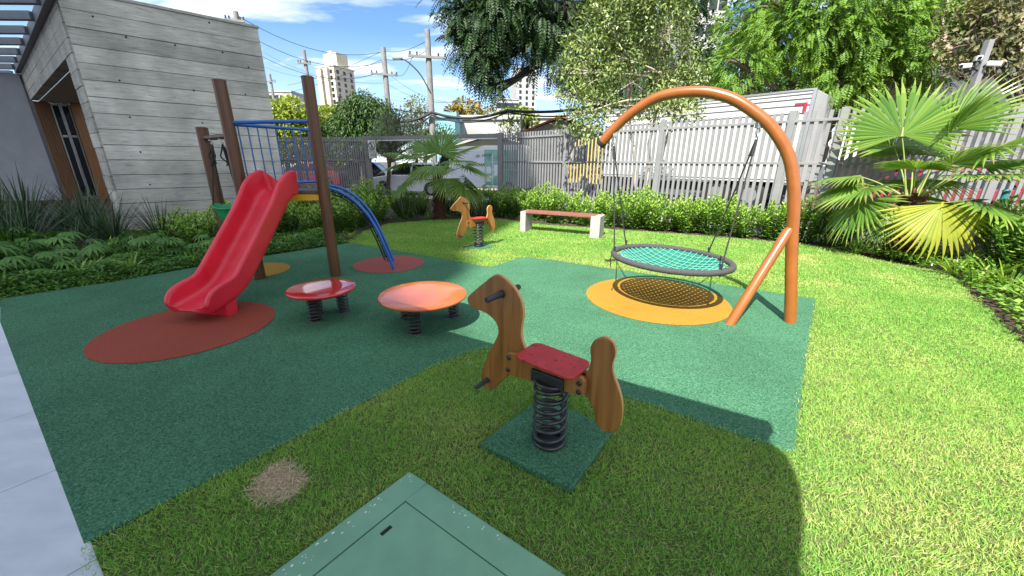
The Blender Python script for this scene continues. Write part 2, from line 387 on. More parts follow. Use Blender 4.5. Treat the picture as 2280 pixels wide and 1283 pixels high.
M['olive'] = leafmat('olive_leaf', [(.10, .14, .08), (.19, .24, .14), (.34, .38, .27)], rough=.55, trans=.15)
M['vine'] = leafmat('vine_leaf', [(.05, .07, .018), (.13, .14, .05), (.26, .20, .12)], rough=.6, trans=.2)
M['autumn'] = leafmat('autumn_leaf', [(.10, .13, .02), (.25, .22, .035), (.42, .20, .05)], rough=.55, trans=.25)

def _glass():
    m, nt, b = newmat('door_glass')
    b.inputs['Base Color'].default_value = (.55, .62, .66, 1); b.inputs['Roughness'].default_value = .03
    b.inputs['Transmission Weight'].default_value = .75
    return m
M['glass'] = _glass()
def _board():
    """board-formed concrete: grain along each board, own tone per board"""
    m, nt, b = newmat('board_concrete')
    t = N(nt, 'ShaderNodeTexCoord'); a = N(nt, 'ShaderNodeAttribute', attribute_name='rnd')
    ad = N(nt, 'ShaderNodeVectorMath', operation='ADD'); sc = N(nt, 'ShaderNodeVectorMath', operation='SCALE'); sc.inputs[0].default_value = (37, 11, 5)
    nt.links.new(a.outputs['Fac'], sc.inputs['Scale']); nt.links.new(t.outputs['Object'], ad.inputs[0]); nt.links.new(sc.outputs[0], ad.inputs[1])
    mp1 = N(nt, 'ShaderNodeMapping', Scale=(1.1, 1.1, 17)); nt.links.new(ad.outputs[0], mp1.inputs[0])
    n1 = N(nt, 'ShaderNodeTexNoise', Scale=2.2, Detail=10., Roughness=.74, Distortion=1.3); nt.links.new(mp1.outputs[0], n1.inputs['Vector'])
    n2 = N(nt, 'ShaderNodeTexNoise', Scale=1.3, Detail=5.); nt.links.new(t.outputs['Object'], n2.inputs['Vector'])
    r = N(nt, 'ShaderNodeValToRGB'); e = r.color_ramp.elements
    e[0].position = .30; e[0].color = (.10, .098, .088, 1); e[1].position = .66; e[1].color = (.60, .585, .53, 1)
    x = e.new(.43); x.color = (.42, .41, .37, 1)
    nt.links.new(n1.outputs['Fac'], r.inputs[0])
    mr = N(nt, 'ShaderNodeMapRange'); mr.inputs['To Min'].default_value = .78; mr.inputs['To Max'].default_value = 1.16; nt.links.new(a.outputs['Fac'], mr.inputs[0])
    mr2 = N(nt, 'ShaderNodeMapRange'); mr2.inputs['From Min'].default_value = .3; mr2.inputs['From Max'].default_value = .7; mr2.inputs['To Min'].default_value = .62; mr2.inputs['To Max'].default_value = 1.18; nt.links.new(n2.outputs['Fac'], mr2.inputs[0])
    mu = N(nt, 'ShaderNodeMath', operation='MULTIPLY'); nt.links.new(mr.outputs[0], mu.inputs[0]); nt.links.new(mr2.outputs[0], mu.inputs[1])
    v = N(nt, 'ShaderNodeVectorMath', operation='SCALE'); nt.links.new(r.outputs[0], v.inputs[0]); nt.links.new(mu.outputs[0], v.inputs['Scale'])
    nt.links.new(v.outputs[0], b.inputs['Base Color']); b.inputs['Roughness'].default_value = .85
    bp = N(nt, 'ShaderNodeBump', Strength=.6, Distance=.008); nt.links.new(n1.outputs['Fac'], bp.inputs['Height']); nt.links.new(bp.outputs[0], b.inputs['Normal'])
    return m
M['board'] = _board()
def _ply():
    m, nt, b = newmat('varnished_wood')
    t = N(nt, 'ShaderNodeTexCoord'); mp1 = N(nt, 'ShaderNodeMapping', Rotation=(.12, .1, 0), Scale=(15, 15, 1.0)); nt.links.new(t.outputs['Object'], mp1.inputs[0])
    n1 = N(nt, 'ShaderNodeTexNoise', Scale=1.6, Detail=6., Roughness=.55, Distortion=.7); nt.links.new(mp1.outputs[0], n1.inputs['Vector'])
    r = N(nt, 'ShaderNodeValToRGB'); e = r.color_ramp.elements
    e[0].position = .30; e[0].color = (.15, .056, .012, 1); e[1].position = .70; e[1].color = (.33, .15, .038, 1); x = e.new(.50); x.color = (.26, .108, .025, 1)
    nt.links.new(n1.outputs['Fac'], r.inputs[0]); nt.links.new(r.outputs[0], b.inputs['Base Color'])
    b.inputs['Roughness'].default_value = .35; b.inputs['Coat Weight'].default_value = .25
    return m
M['ply'] = _ply()
M['ply_edge'] = pbr('plywood_edge', (.42, .22, .075), (.55, .32, .13), scale=9, rough=.5, stretch=(60, 60, 2))

# ================= the ground =================
def smooth_noise(P, s, k=0):
    x, y = P[:, 0] * s, P[:, 1] * s
    return .25 * (np.sin(1.7 * x + .6 * y + k) + np.sin(-.8 * x + 1.9 * y + 2.1 * k + 1) + np.sin(2.9 * x - 1.3 * y + k * 1.3) + np.sin(1.1 * x + 3.3 * y + .7 * k))
sheet('ground', [(-500, -300), (500, -300), (500, 900), (-500, 900)], -.05, M['asphalt'])
H_F = 2.5
pL = g(640, 305, H_F); pGL = g(815, 305, H_F); pGR = g(1115, 298, H_F); p4 = g(1478, 271, H_F); p5 = g(1768, 250.5, H_F)
p6 = p5 + (p5 - p4) * .30; pFR = Vector((10.4, 6.95, 0))
for p in (pL, pGL, pGR, p4, p5, p6): p.z = 0
p3 = pGR.lerp(p4, .5)
bed = [(-16, -3), (-24, 12), (-14, 17.4), (pGL.x - .5, pGL.y + .05), (pGR.x, pGR.y + .1), (p6.x + .1, p6.y + .1), (pFR.x, pFR.y + .1), (10.4, -4)]
sheet('planting_bed', bed, 0., M['soil'])
pn = Vector((pGR.x - pGL.x, pGR.y - pGL.y, 0)).normalized()
sheet('sidewalk', [(-30, 21.6), (pGL.x, pGL.y + .2), (pGR.x, pGR.y + .2), (p6.x + .3, p6.y + .2), (pFR.x, pFR.y + .2), (11, 8.6), (p6.x + 1.6, p6.y + 1.8), (pGR.x + 1.5, pGR.y + 1.6), (pGL.x + 1, pGL.y + 1.3), (-30, 23)], -.01, M['sidewalk'])

RUB = [(-1.73, 1.13), (-1.55, 1.38), (-1.3, 1.66), (-.98, 2.08), (-.61, 2.56), (-.37, 2.80), (-.2, 2.88), (.04, 2.73), (.76, 2.2), (1.15, 1.94), (1.5, 1.705), (1.56, 1.70), (2.4, 2.76), (3.56, 4.19), (2.88, 4.62), (1.37, 5.51), (.61, 5.98), (.22, 6.10), (.1, 6.03), (-.34, 5.48), (-1.51, 6.21), (-2.35, 6.7), (-3.0, 7.11), (-3.14, 7.14), (-3.6, 6.62), (-4.43, 5.66), (-5.1, 4.6), (-5.7, 3.96), (-4.91, 3.34)]
LAWN = [(-1.70, 1.13), (-1.2, 2.0), (-2.6, 5), (-3.16, 7.1), (-3.3, 8.4), (-3.1, 9.55), (-2.18, 10.19), (-1.01, 10.61), (-.2, 10.5), (.22, 9.9), (1.21, 9.41), (2.23, 9.0), (3.62, 8.47), (4.42, 8.08), (5.19, 7.7), (5.8, 7.35), (6.1, 6.85), (6.05, 6.3), (6.17, 5.8), (6.40, 5.40), (6.1, 4.95), (5.6, 4.4), (5.21, 3.86), (4.83, 3.43), (4.53, 3.04), (4.1, 2.3), (3.8, 1.2), (3.7, -1), (.75, -.58), (-1.66, 1.09)]
sheet('lawn', LAWN, .004, M['turf'])
bR = B(); bR.prism(RUB, lambda a, b, c: Vector((a, b, c)), -.02, .014)
o = bR.build('rubber_floor', M['rubber'], bevel=.006); o['kind'] = 'structure'
def disc(name, c, r, mat, label=None):
    o = sheet(name, [(c[0] + r * math.cos(2 * math.pi * k / 64), c[1] + r * math.sin(2 * math.pi * k / 64)) for k in range(64)], .0185, mat)
    return o
disc('rubber_circle', (-3.00, 3.24), .68, M['rubber_red'])
disc('rubber_circle', (1.67, 4.17), .79, M['rubber_yellow'])
disc('rubber_circle', (-1.88, 5.62), .52, M['rubber_pink'])
disc('rubber_circle', (-3.66, 5.16), .46, M['rubber_yellow'])

# paving slabs on the near left
e0 = Vector((-4.912, 3.352, 0)) + Vector((.573, .819, 0)) * .03; ed = Vector((3.3, -2.31, 0)).normalized(); en = Vector((-.573, -.819, 0))
bP = B()
for i in range(-2, 8):
    for j in range(0, 5):
        s0 = i * .805 - .02; c = e0 + ed * (s0 + .4) + en * (.405 + j * .805)
        bP.box((c.x, c.y, -.0125), (.799, .799, .05), Matrix((ed, en * -1, Vector((0, 0, 1)))).transposed())
o = bP.build('paving', M['paver'], bevel=.004); o['kind'] = 'structure'

# rubber mats under the riders, green inspection hatch, patch of dry straw
MAT1 = [(-.17, 1.70), (.21, 2.15), (.59, 1.82), (.29, 1.40)]
def mat_obj(poly, label, z1=.05):
    c = sum((Vector((p[0], p[1], 0)) for p in poly), Vector()) / len(poly)
    b = B(); b.prism(poly, lambda a, b_, c_: Vector((a, b_, c_)), -.02, z1)
    o = b.build('rubber_mat', M['rubber'], bevel=.012, seg=3)
    return tag(o, label, 'mat', 'rubber mats under the spring riders')
mat_obj(MAT1, 'thick dark green square rubber mat in the shaded grass under the near spring horse')
MAT2 = [(-.93, 6.86), (-.62, 7.2), (-.30, 6.98), (-.60, 6.62)]
mat_obj(MAT2, 'small green rubber mat in the sunlit lawn under the far spring horse', .03)
hx = Vector((-.37, -.48, 0)).normalized(); hy = Vector((.82, -.57, 0)).normalized()
hc = Vector((-.505, 1.51, 0))
HATCH = [hc, hc + hx * 1.05, hc + hx * 1.05 + hy * 1.15, hc + hy * 1.15]
root = thing('inspection_hatch', 'green painted metal inspection hatch set flush in the foreground grass', 'hatch', hc)
fw = .125
def hp(s, t, z=0): return hc + hx * s + hy * t + Vector((0, 0, z))
b = B()
for (s0, s1, t0, t1) in ((0, 1.05, 0, fw), (0, 1.05, 1.15 - fw, 1.15), (0, fw, fw, 1.15 - fw), (1.05 - fw, 1.05, fw, 1.15 - fw)):
    b.prism([(s0, t0), (s1, t0), (s1, t1), (s0, t1)], lambda a, c, z: hp(a, c, z), -.02, .03)
b.build('frame', M['hatch'], root, bevel=.002)
b = B(); b.prism([(fw + .004, fw + .006), (1.05 - fw - .003, fw + .006), (1.05 - fw - .003, 1.15 - fw - .003), (fw + .004, 1.15 - fw - .003)], lambda a, c, z: hp(a, c, z), -.02, .0285)
b.build('lid', M['hatch'], root, bevel=.0015)
b = B(); b.prism([(.245, .175), (.295, .175), (.295, .192), (.245, .192)], lambda a, c, z: hp(a, c, z), .028, .0300)
b.build('lifting_slot', M['black_gap'], root)
b = B()
for k in range(46):
    s, t = (random.random() ** .8) * .6 + .02, .012 + abs(random.gauss(0, .022))
    if random.random() < .35: s, t = .012 + abs(random.gauss(0, .02)), random.random() * .7
    r = random.uniform(.0012, .0045) * (1.4 if random.random() < .15 else 1)
    b.prism([(s + r * random.uniform(.6, 1.8) * math.cos(a), t + r * random.uniform(.5, 1) * math.sin(a)) for a in (0, 1, 2.1, 3.1, 4.2, 5.2)], lambda a, c, z: hp(a, c, z), .0295, .0308)
b.build('paint_chips', M['chip'], root)
DRY = [(-1.235, 1.43), (-1.225, 1.50), (-1.20, 1.565), (-1.13, 1.55), (-1.085, 1.525), (-1.02, 1.475), (-1.005, 1.43), (-1.03, 1.365), (-1.10, 1.375), (-1.15, 1.352)]
# grass blades
RUBs = [((p[0] - .0), (p[1])) for p in RUB]
def grow(poly, d):
    c = np.mean(np.array([(p[0], p[1]) for p in poly]), 0); return [((p[0] - c[0]) * (1 + d) + c[0], (p[1] - c[1]) * (1 + d) + c[1]) for p in poly]
def lawn_points(dens, y0, y1):
    A = 12.5 * (y1 - y0); n = int(A * dens)
    P = np.stack([rng.uniform(-5, 7.5, n), rng.uniform(y0, y1, n)], 1)
    lim = 1.55 * np.abs(P[:, 1]) + 1.6
    P = P[np.abs(P[:, 0]) < lim]
    jit = P + rng.normal(scale=.022, size=P.shape)
    k = inpoly(jit, LAWN)
    k &= ~inpoly(P + rng.normal(scale=.009, size=P.shape), RUB)
    for q in (grow(MAT1, -.02), grow(MAT2, -.06), [(p.x, p.y) for p in HATCH]): k &= ~inpoly(P, q)
    k &= ~inpoly(P + rng.normal(scale=.03, size=P.shape), DRY)
    return P[k]
VV, FF, RR, off = [], [], [], 0
for dens, y0, y1, w, h in ((21000, .75, 2.6, .0034, .027), (12500, 2.6, 4.6, .0046, .027), (6500, 4.6, 7.2, .0068, .029), (3600, 7.2, 10.8, .0105, .032), (2500, -.6, .75, .006, .03)):
    P2 = lawn_points(dens, y0, y1); n = len(P2)
    P = np.c_[P2, np.full(n, .004)]
    clump = smooth_noise(P2, 9, 2.) + .5 * smooth_noise(P2, 23, 4.)
    lean = rng.normal(size=(n, 2)) * .55 + .35 * np.c_[smooth_noise(P2, 7, 1), smooth_noise(P2, 7, 5)] * 1.6
    D = np.c_[lean, np.ones(n)]
    ang = rng.uniform(0, 2 * math.pi, n); Nn = np.c_[np.cos(ang), np.sin(ang), np.full(n, .35)]
    L = h * (1 + .22 * clump) * rng.uniform(.55, 1.45, n)
    V, F = leaf_arrays(P, D, Nn, L, w * rng.uniform(.7, 1.35, n), fold=.2, curl=.35, at=.45)
    dry = np.clip(.55 * smooth_noise(P2, .9, 3.) + .35 * smooth_noise(P2, 2.6, 8.) + .12, 0, 1) * (P2[:, 1] < 6.5)
    c = np.clip(.40 + .12 * smooth_noise(P2, 2.2, 1.) + rng.normal(scale=.16, size=n) + .42 * dry * rng.uniform(.2, 1.4, n), 0, .99)
    VV.append(V); FF.append(F + off); RR.append(np.repeat(c, 2)); off += len(V)
o = link('grass', np_mesh('grass', np.concatenate(VV), np.concatenate(FF), np.concatenate(RR)), M['grass']); o['kind'] = 'stuff'
# straw patches: the dry patch and the bleached turf at the bench feet
n = 8500; P2 = np.stack([rng.uniform(-1.3, -.95, n), rng.uniform(1.3, 1.62, n)], 1); P2 = P2[inpoly(P2 + rng.normal(scale=.02, size=P2.shape), DRY)]
n = len(P2); an = rng.uniform(0, 2 * math.pi, n)
V, F = leaf_arrays(np.c_[P2, rng.uniform(.008, .02, n)], np.c_[np.cos(an), np.sin(an), rng.normal(scale=.22, size=n) + .12], np.tile([0, 0, 1.], (n, 1)), rng.uniform(.02, .06, n), .0028)
o = link('dry_straw', np_mesh('dry_straw', V, F, np.repeat(rng.uniform(0, 1, n), 2)), M['straw']); o['kind'] = 'stuff'
sheet('bare_soil', grow(DRY, .02), .007, M['straw_base'])
# ================= play tower =================
A1 = Vector((-3.34, 4.81, 0)); A2 = Vector((-2.41, 4.97, 0)); A3 = Vector((-2.41, 4.97, 0)) * 1.14; A0 = Vector((-4.08, 5.36, 0))
tower = thing('play_tower', 'brown-posted play tower with red slide, blue railing and blue arched climber in the shade', 'play tower', A1)
def post(p, h, r=.068):
    b = B(); b.tube([p + Vector((0, 0, -.05)), p + Vector((0, 0, h - .012))], r, n=28, cap=False)
    b.lathe([(r + .004, h - .012), (r + .004, h - .003), (r * .8, h + .008), (r * .3, h + .011)], p, n=28)
    return b.build('post', M['post_brown'], tower)
post(A1, 2.36); post(A2, 2.43); post(A3, 2.43); post(A0, 1.90)
Z0 = 1.13
ctr = (A1 + A2 + A3) / 3
b = B(); tri = [ctr + (a - ctr) * 1.02 for a in (A1, A2, A3)]
b.prism([(p.x, p.y) for p in tri], lambda x, y, z: Vector((x, y, z)), Z0 - .03, Z0 + .012)
b.build('platform', M['platform'], tower, bevel=.004)
b = B()
for a, c in ((A1, A2), (A2, A3), (A3, A1)): b.bar(a + Vector((0, 0, Z0 - .075)), c + Vector((0, 0, Z0 - .075)), .03, .075)
b.build('platform_beam', M['yellow_edge'], tower, bevel=.004)
def zz(p, z): return Vector((p.x, p.y, z))
def lerp(a, b, t): return a + (b - a) * t
def railing(P, Q, z0, z1, nb):
    b = B(); a, c = lerp(P, Q, .03), lerp(P, Q, .97)
    b.tube([zz(P, z1), zz(Q, z1)], .021, n=12); b.tube([zz(P, z0), zz(Q, z0)], .019, n=12)
    for k in range(nb):
        q = lerp(a, c, (k + .6) / (nb + .2)); b.tube([zz(q, z0), zz(q, z1)], .0085, n=8)
    b.build('railing', M['blue'], tower)
railing(A1, A3, 1.22, 1.90, 9)
b = B(); b.tube([zz(A1, 1.915), zz(A2, 1.955)], .022, n=12); b.build('guard_bar', M['blue'], tower)
b = B(); b.tube([zz(A0, 1.77), zz(A1, 1.77)], .032, n=16); b.build('swing_beam', M['post_brown'], tower)
# slide: a U-shaped trough swept along its fall
T0 = Vector((-2.86, 4.76, 0)); T1 = Vector((-3.06, 3.36, 0))
sd = (T1 - T0).normalized(); sn = Vector((-sd.y, sd.x, 0)); SL = (T1 - T0).length
path = [(-.07, 1.145, 1.2), (-.05, 1.145, 1.25), (.05, 1.135, 1.2), (.13, 1.09, 1.1), (.20, 1.02, .98), (.28, .935, .92), (.45, .768, .90), (.70, .523, .90), (.88, .35, .90), (.96, .282, .86), (1.06, .228, .84), (1.18, .195, .90), (1.30, .172, .90), (1.38, .158, .72), (1.42, .148, .42), (1.435, .14, .2)]
sec = [(-.225, -.045), (-.236, .0), (-.238, .10), (-.244, .165), (-.243, .192), (-.228, .20), (-.205, .20), (-.192, .188), (-.186, .12), (-.178, .045), (-.165, .018), (-.140, .004), (-.09, 0), (0, 0)]
sec = sec + [(-x, h) for x, h in sec[-2::-1]]
und = [(.19, -.04), (.08, -.03), (-.08, -.03), (-.19, -.04)]
b = B(); rings = []
for i, (s, z, k) in enumerate(path):
    s0, z0_, _ = path[max(i - 1, 0)]; s1, z1_, _ = path[min(i + 1, len(path) - 1)]
    dz = Vector((s1 - s0, z1_ - z0_)).normalized(); nx, nz = -dz.y, dz.x
    ring = []
    for x, h in sec + und:
        hh = h * k if h > .01 else h
        ring.append(T0 + sd * (s + nx * hh) + sn * x + Vector((0, 0, z + nz * hh)))
    rings.append(ring)
n = len(rings[0]); vs = [v for r in rings for v in r]
b.add(vs, [(i * n + k, i * n + (k + 1) % n, (i + 1) * n + (k + 1) % n, (i + 1) * n + k) for i in range(len(rings) - 1) for k in range(n)], True)
# end caps as strips between trough surface and underside
for e in (0, len(rings) - 1):
    o_ = e * n; m = len(sec)
    for k in range(m - 1): pass
    b.f.append(tuple(range(o_, o_ + n)) if e else tuple(range(o_ + n - 1, o_ - 1, -1))); b.sm.append(False)
slide = b.build('slide', M['slide'], tower, subsurf=1)
b = B(); F0 = T0 + sd * 1.17
b.prism([(-.055, 0), (.06, 0), (.075, .19), (-.075, .19)], lambda s, z, x: F0 + sd * s + sn * x + Vector((0, 0, z)), -.17, .21)
b.build('slide_foot', M['slide'], tower, bevel=.02, seg=3)
# arched climber with rope net
Cd = Vector((.955, .30, 0)).normalized(); Cn = Vector((-.30, .955, 0))
C0 = lerp(A2, A3, .12) + Cd * .02; tubes = []
prof = [(0, 1.165), (.10, 1.15), (.22, 1.10), (.36, 1.0), (.50, .84), (.60, .66), (.68, .45), (.755, .22), (.83, -.03)]
def smoothpath(pts, n=28):
    from mathutils import geometry
    out = []
    P = [Vector(p) for p in pts]; P = [2 * P[0] - P[1]] + P + [2 * P[-1] - P[-2]]
    m = len(P) - 3
    for i in range(m):
        for k in range(max(2, n // m)):
            t = k / max(2, n // m); a, b_, c, d = P[i:i + 4]
            out.append(.5 * ((2 * b_) + (c - a) * t + (2 * a - 5 * b_ + 4 * c - d) * t * t + (3 * b_ - a - 3 * c + d) * t ** 3))
    out.append(P[-2]); return out
for off in (0, .50):
    pts = smoothpath([C0 + Cd * (s * .93) + Cn * off + Vector((0, 0, z)) for s, z in prof]); tubes.append(pts)
    bt = B(); bt.tube(pts, .021, n=12); bt.build('climber_tube', M['blue'], tower)
b = B(); m = len(tubes[0])
def sag(i, t):
    p = lerp(tubes[0][i], tubes[1][i], t); q = tubes[0][min(i + 1, m - 1)] - tubes[0][max(i - 1, 0)]
    nrm = Cn.cross(q).normalized()
    if nrm.z > 0: nrm = -nrm
    return p + nrm * (.07 * math.sin(math.pi * t) + .025)
for i in range(3, m - 3, 3): b.tube([sag(i, t / 6) for t in range(7)], .008, n=6)
for t in (.05, .25, .5, .75, .95): b.tube([sag(i, t) for i in range(2, m - 2)], .007, n=6)
for i in range(3, m - 3, 2): b.lathe([(.004, -.012), (.017, -.006), (.017, .008), (.004, .012)], sag(i, .04), n=7)
b.build('climbing_net', M['rope'], tower)

# bucket swing hanging from the tower's side beam
BC = Vector((-3.70, 5.07, 0))
bs = thing('bucket_swing', 'green plastic bucket baby swing on black ropes behind the red slide', 'swing', (BC.x, BC.y, .72))
b = B()
prof_b = [(.09, .70), (.115, .71), (.135, .76), (.155, .85), (.172, .93), (.182, .935), (.184, .922), (.174, .915)]
nb = 28; vs = []
for r, z in prof_b + [(.160, .90), (.14, .80), (.11, .735), (.05, .725)]:
    for k in range(nb):
        a = 2 * math.pi * k / nb
        vs.append(BC + Vector((r * 1.2 * math.cos(a), r * .92 * math.sin(a), z + (.022 * math.cos(2 * a) if z > .84 else 0))))
b.add(vs, [(i * nb + k, i * nb + (k + 1) % nb, (i + 1) * nb + (k + 1) % nb, (i + 1) * nb + k) for i in range(len(vs) // nb - 1) for k in range(nb)], True)
b.f.append(tuple(range(nb))[::-1]); b.sm.append(False)
b.build('bucket', M['bucket'], bs)
beamA = [lerp(A0, A1, t) for t in (.28, .66)]
for i, hp_ in enumerate(beamA):
    top = zz(hp_, 1.735)
    bh = B(); bh.box(top + Vector((0, 0, .012)), (.05, .035, .03)); bh.tube([top + Vector((0, .0, -.01)), top + Vector((.015, 0, -.03)), top + Vector((0, 0, -.05)), top + Vector((-.015, 0, -.03)), top + Vector((0, 0, -.01))], .006, n=6)
    bh.build('hook', M['steel'], bs)
    for sy in (-1, 1):
        a = math.pi + .5 * sy if i == 0 else .5 * sy
        e = BC + Vector((.172 * 1.2 * math.cos(a), .172 * .92 * math.sin(a), .94))
        s = top + Vector((0, 0, -.05)); k = lerp(s, e, .30); out = Vector((.05 * sy, -.02, 0))
        br = B(); br.tube([s, e], .0075, n=7)
        br.tube(smoothpath([s, lerp(s, e, .1) + out * .5, lerp(s, e, .2) + out, k]), .0085, n=7)
        br.tube([lerp(s, e, .02), lerp(s, e, .30)], .012, n=7)
        br.tube([k + Vector((0, 0, .015)), k - Vector((0, 0, .015))], .017, n=8)
        br.tube([k, k + Vector((-.03, .0, -.035))], .007, n=6)
        br.build('rope', M['rope'], bs)

# spring tables
def helix(c, r, z0, z1, turns, wire, n=14):
    P = []
    m = int(turns * n)
    for i in range(m + 1):
        t = i / m; a = 2 * math.pi * turns * t
        zt = z0 + (z1 - z0) * t
        P.append(Vector((c[0] + r * math.cos(a), c[1] + r * math.sin(a), zt)))
    return P
def spring_table(c, r, z, offs, mat, label):
    t = thing('bouncing_disc', label, 'play disc', (c[0], c[1], 0), 'round spring discs')
    b = B(); b.lathe([(.02, -.03), (r - .012, -.03), (r - .004, -.024), (r, -.012), (r - .003, -.003), (r - .012, 0), (r * .6, .0005), (.01, .0008)], (c[0], c[1], z), n=72)
    b.build('top', mat, t)
    b = B(); b.lathe([(.02, -.045), (r - .05, -.045), (r - .045, -.031), (.02, -.031)], (c[0], c[1], z), n=48); b.build('underplate', M['black_metal'], t)
    for ox, oy in offs:
        q = (c[0] + ox, c[1] + oy)
        b = B(); b.tube(helix(q, .052, .02, z - .05, 7.5, .009), .0085, n=7)
        b.lathe([(.01, 0), (.062, 0), (.062, .012), (.05, .018), (.01, .018)], (q[0], q[1], .008), n=20)
        b.build('spring', M['spring'], t)
spring_table((-1.865, 3.53), .315, .325, ((-.055, -.10), (.115, .14), (-.13, .09)), M['table_red'], 'smaller glossy red round disc on black coil springs in the shade by the tower post')
spring_table((-.83, 3.35), .405, .33, ((-.05, -.19), (.24, .22), (-.22, .15)), M['table_orange'], 'larger glossy orange round disc on black coil springs half in sunlight')

# spring riders: two boards on a seat frame over a coil spring
FRONT = [(-.374, .933), (-.47, .853), (-.569, .769), (-.577, .742), (-.559, .716), (-.517, .705), (-.448, .703), (-.389, .685), (-.352, .651), (-.343, .603), (-.366, .551), (-.404, .483), (-.44, .4), (-.469, .329), (-.481, .262), (-.470, .23), (-.44, .208), (-.40, .215), (-.372, .242), (-.317, .312), (-.252, .384), (-.19, .43), (-.165, .47), (-.16, .55), (-.194, .614), (-.196, .677), (-.181, .754), (-.193, .821), (-.234, .882), (-.294, .92), (-.34, .938)]
REAR = [(.262, .757), (.225, .735), (.207, .700), (.205, .667), (.214, .632), (.208, .582), (.190, .539), (.18, .447), (.22, .411), (.250, .37), (.258, .309), (.275, .284), (.31, .268), (.348, .278), (.376, .315), (.386, .385), (.380, .453), (.358, .522), (.323, .585), (.312, .636), (.325, .69), (.315, .735), (.292, .754)]
def smooth_outline(o_, it=1):
    for _ in range(it):
        q = []
        for i in range(len(o_)):
            a, b_ = Vector(o_[i]), Vector(o_[(i + 1) % len(o_)])
            q.append(a.lerp(b_, .25)); q.append(a.lerp(b_, .75))
        o_ = [(p.x, p.y) for p in q]
    return o_
def rider(base, ang, label, seatmat):
    t = thing('spring_horse', label, 'spring rider', (base[0], base[1], 0), 'wooden spring horses')
    ex = Vector((math.cos(ang), math.sin(ang), 0)); ey = Vector((-math.sin(ang), math.cos(ang), 0)); o0 = Vector((base[0], base[1], 0))
    def P(s, z, w): return o0 + ex * s + ey * w + Vector((0, 0, z))
    for nm, ol in (('front_board', FRONT), ('rear_board', REAR)):
        b = B(); b.prism(smooth_outline(ol), P, -.0135, .0135); bo = b.build(nm, M['ply'], t, bevel=.004)
        b = B(); q = smooth_outline(ol); 
        c_ = [(x, z) for x, z in q]
        n_ = len(c_); vs = [P(x, z, -.0105) for x, z in c_] + [P(x, z, .0105) for x, z in c_]
        cx_ = np.array(c_); tang = np.roll(cx_, -1, 0) - np.roll(cx_, 1, 0); nr = np.stack([tang[:, 1], -tang[:, 0]], 1); nr /= np.linalg.norm(nr, axis=1, keepdims=True) + 1e-9
        ar = .5 * np.sum(cx_[:, 0] * np.roll(cx_[:, 1], -1) - np.roll(cx_[:, 0], -1) * cx_[:, 1])
        if ar < 0: nr = -nr
        vs = [P(x + .0012 * a[0], z + .0012 * a[1], w) for w in (-.0095, .0095) for (x, z), a in zip(c_, nr)]
        b.add(vs, [(i, (i + 1) % n_, n_ + (i + 1) % n_, n_ + i) for i in range(n_)], True); b.build('edge_band', M['ply_edge'], t)
    for w in (-1, 1):
        b = B(); b.prism(smooth_outline([(-.275, .515), (-.215, .535), (.15, .535), (.205, .53), (.212, .49), (.205, .437), (.15, .425), (-.20, .395), (-.262, .385), (-.282, .41), (-.285, .47)]), P, w * .0155, w * .042)
        rail = b.build('side_rail', M['ply'], t, bevel=.004)
        for s, z in ((-.248, .495), (-.252, .42), (.176, .50), (.176, .452)):
            b = B(); A, C_ = P(s, z, w * .041), P(s, z, w * .052); b.tube([A, lerp(A, C_, .7), C_], [.0135, .0125, .006], n=14)
            b.build('bolt', M['black_metal'], t)
    b = B(); sw, sl, rr = .105, .172, .045
    ol = []
    for cx_, cy_, a0 in ((sl - rr, sw - rr, 0), (-sl + rr, sw - rr, 90), (-sl + rr, -sw + rr, 180), (sl - rr, -sw + rr, 270)):
        for k in range(7):
            a = math.radians(a0 + 15 * k); ol.append((cx_ + rr * math.cos(a), cy_ + rr * math.sin(a)))
    b.prism(ol, lambda s, w, z: P(s, z - s * .03, w), .538, .556)
    b.build('seat', seatmat, t, bevel=.006, seg=3)
    for nm, s, z, L, r in (('hand_grip', -.318, .839, .135, .0165), ('foot_peg', -.427, .275, .115, .0125)):
        b = B()
        for w in (-1, 1):
            A = P(s, z, w * .0135); b.tube([P(s, z, w * .012), P(s, z, w * L), P(s, z, w * (L + .006))], [r, r, r * .8], n=16)
            b.tube([P(s, z, w * .0135), P(s, z, w * .022)], r * 1.35, n=16)
        b.build(nm, M['handle'], t)
    b = B(); b.box(P(0, .455, 0), (.19, .115, .07), Matrix((ex, ey, Vector((0, 0, 1)))).transposed()); b.build('spring_clamp', M['black_metal'], t, bevel=.006)
    b = B(); b.tube(helix(base, .083, .062, .432, 6.3, .011, 22), .0115, n=9)
    b.tube(helix(base, .083, .058, .062, 1, .01, 22), .0115, n=9); b.tube(helix(base, .083, .428, .432, 1, .01, 22), .0115, n=9)
    b.build('spring', M['spring'], t)
    b = B(); b.lathe([(.02, .03), (.088, .03), (.088, .0525), (.02, .0525)], (base[0], base[1], 0), n=28); b.build('base_plate', M['black_metal'], t, bevel=.002)
    return t
rider((.21, 1.72), math.atan2(-.6, .8), 'large varnished wooden spring horse with a wet red seat in the shaded foreground', M['seat_red'])
rider((-.62, 6.88), math.radians(42), 'sunlit orange wooden spring horse standing on the far lawn left of the bench', M['seat_red'])

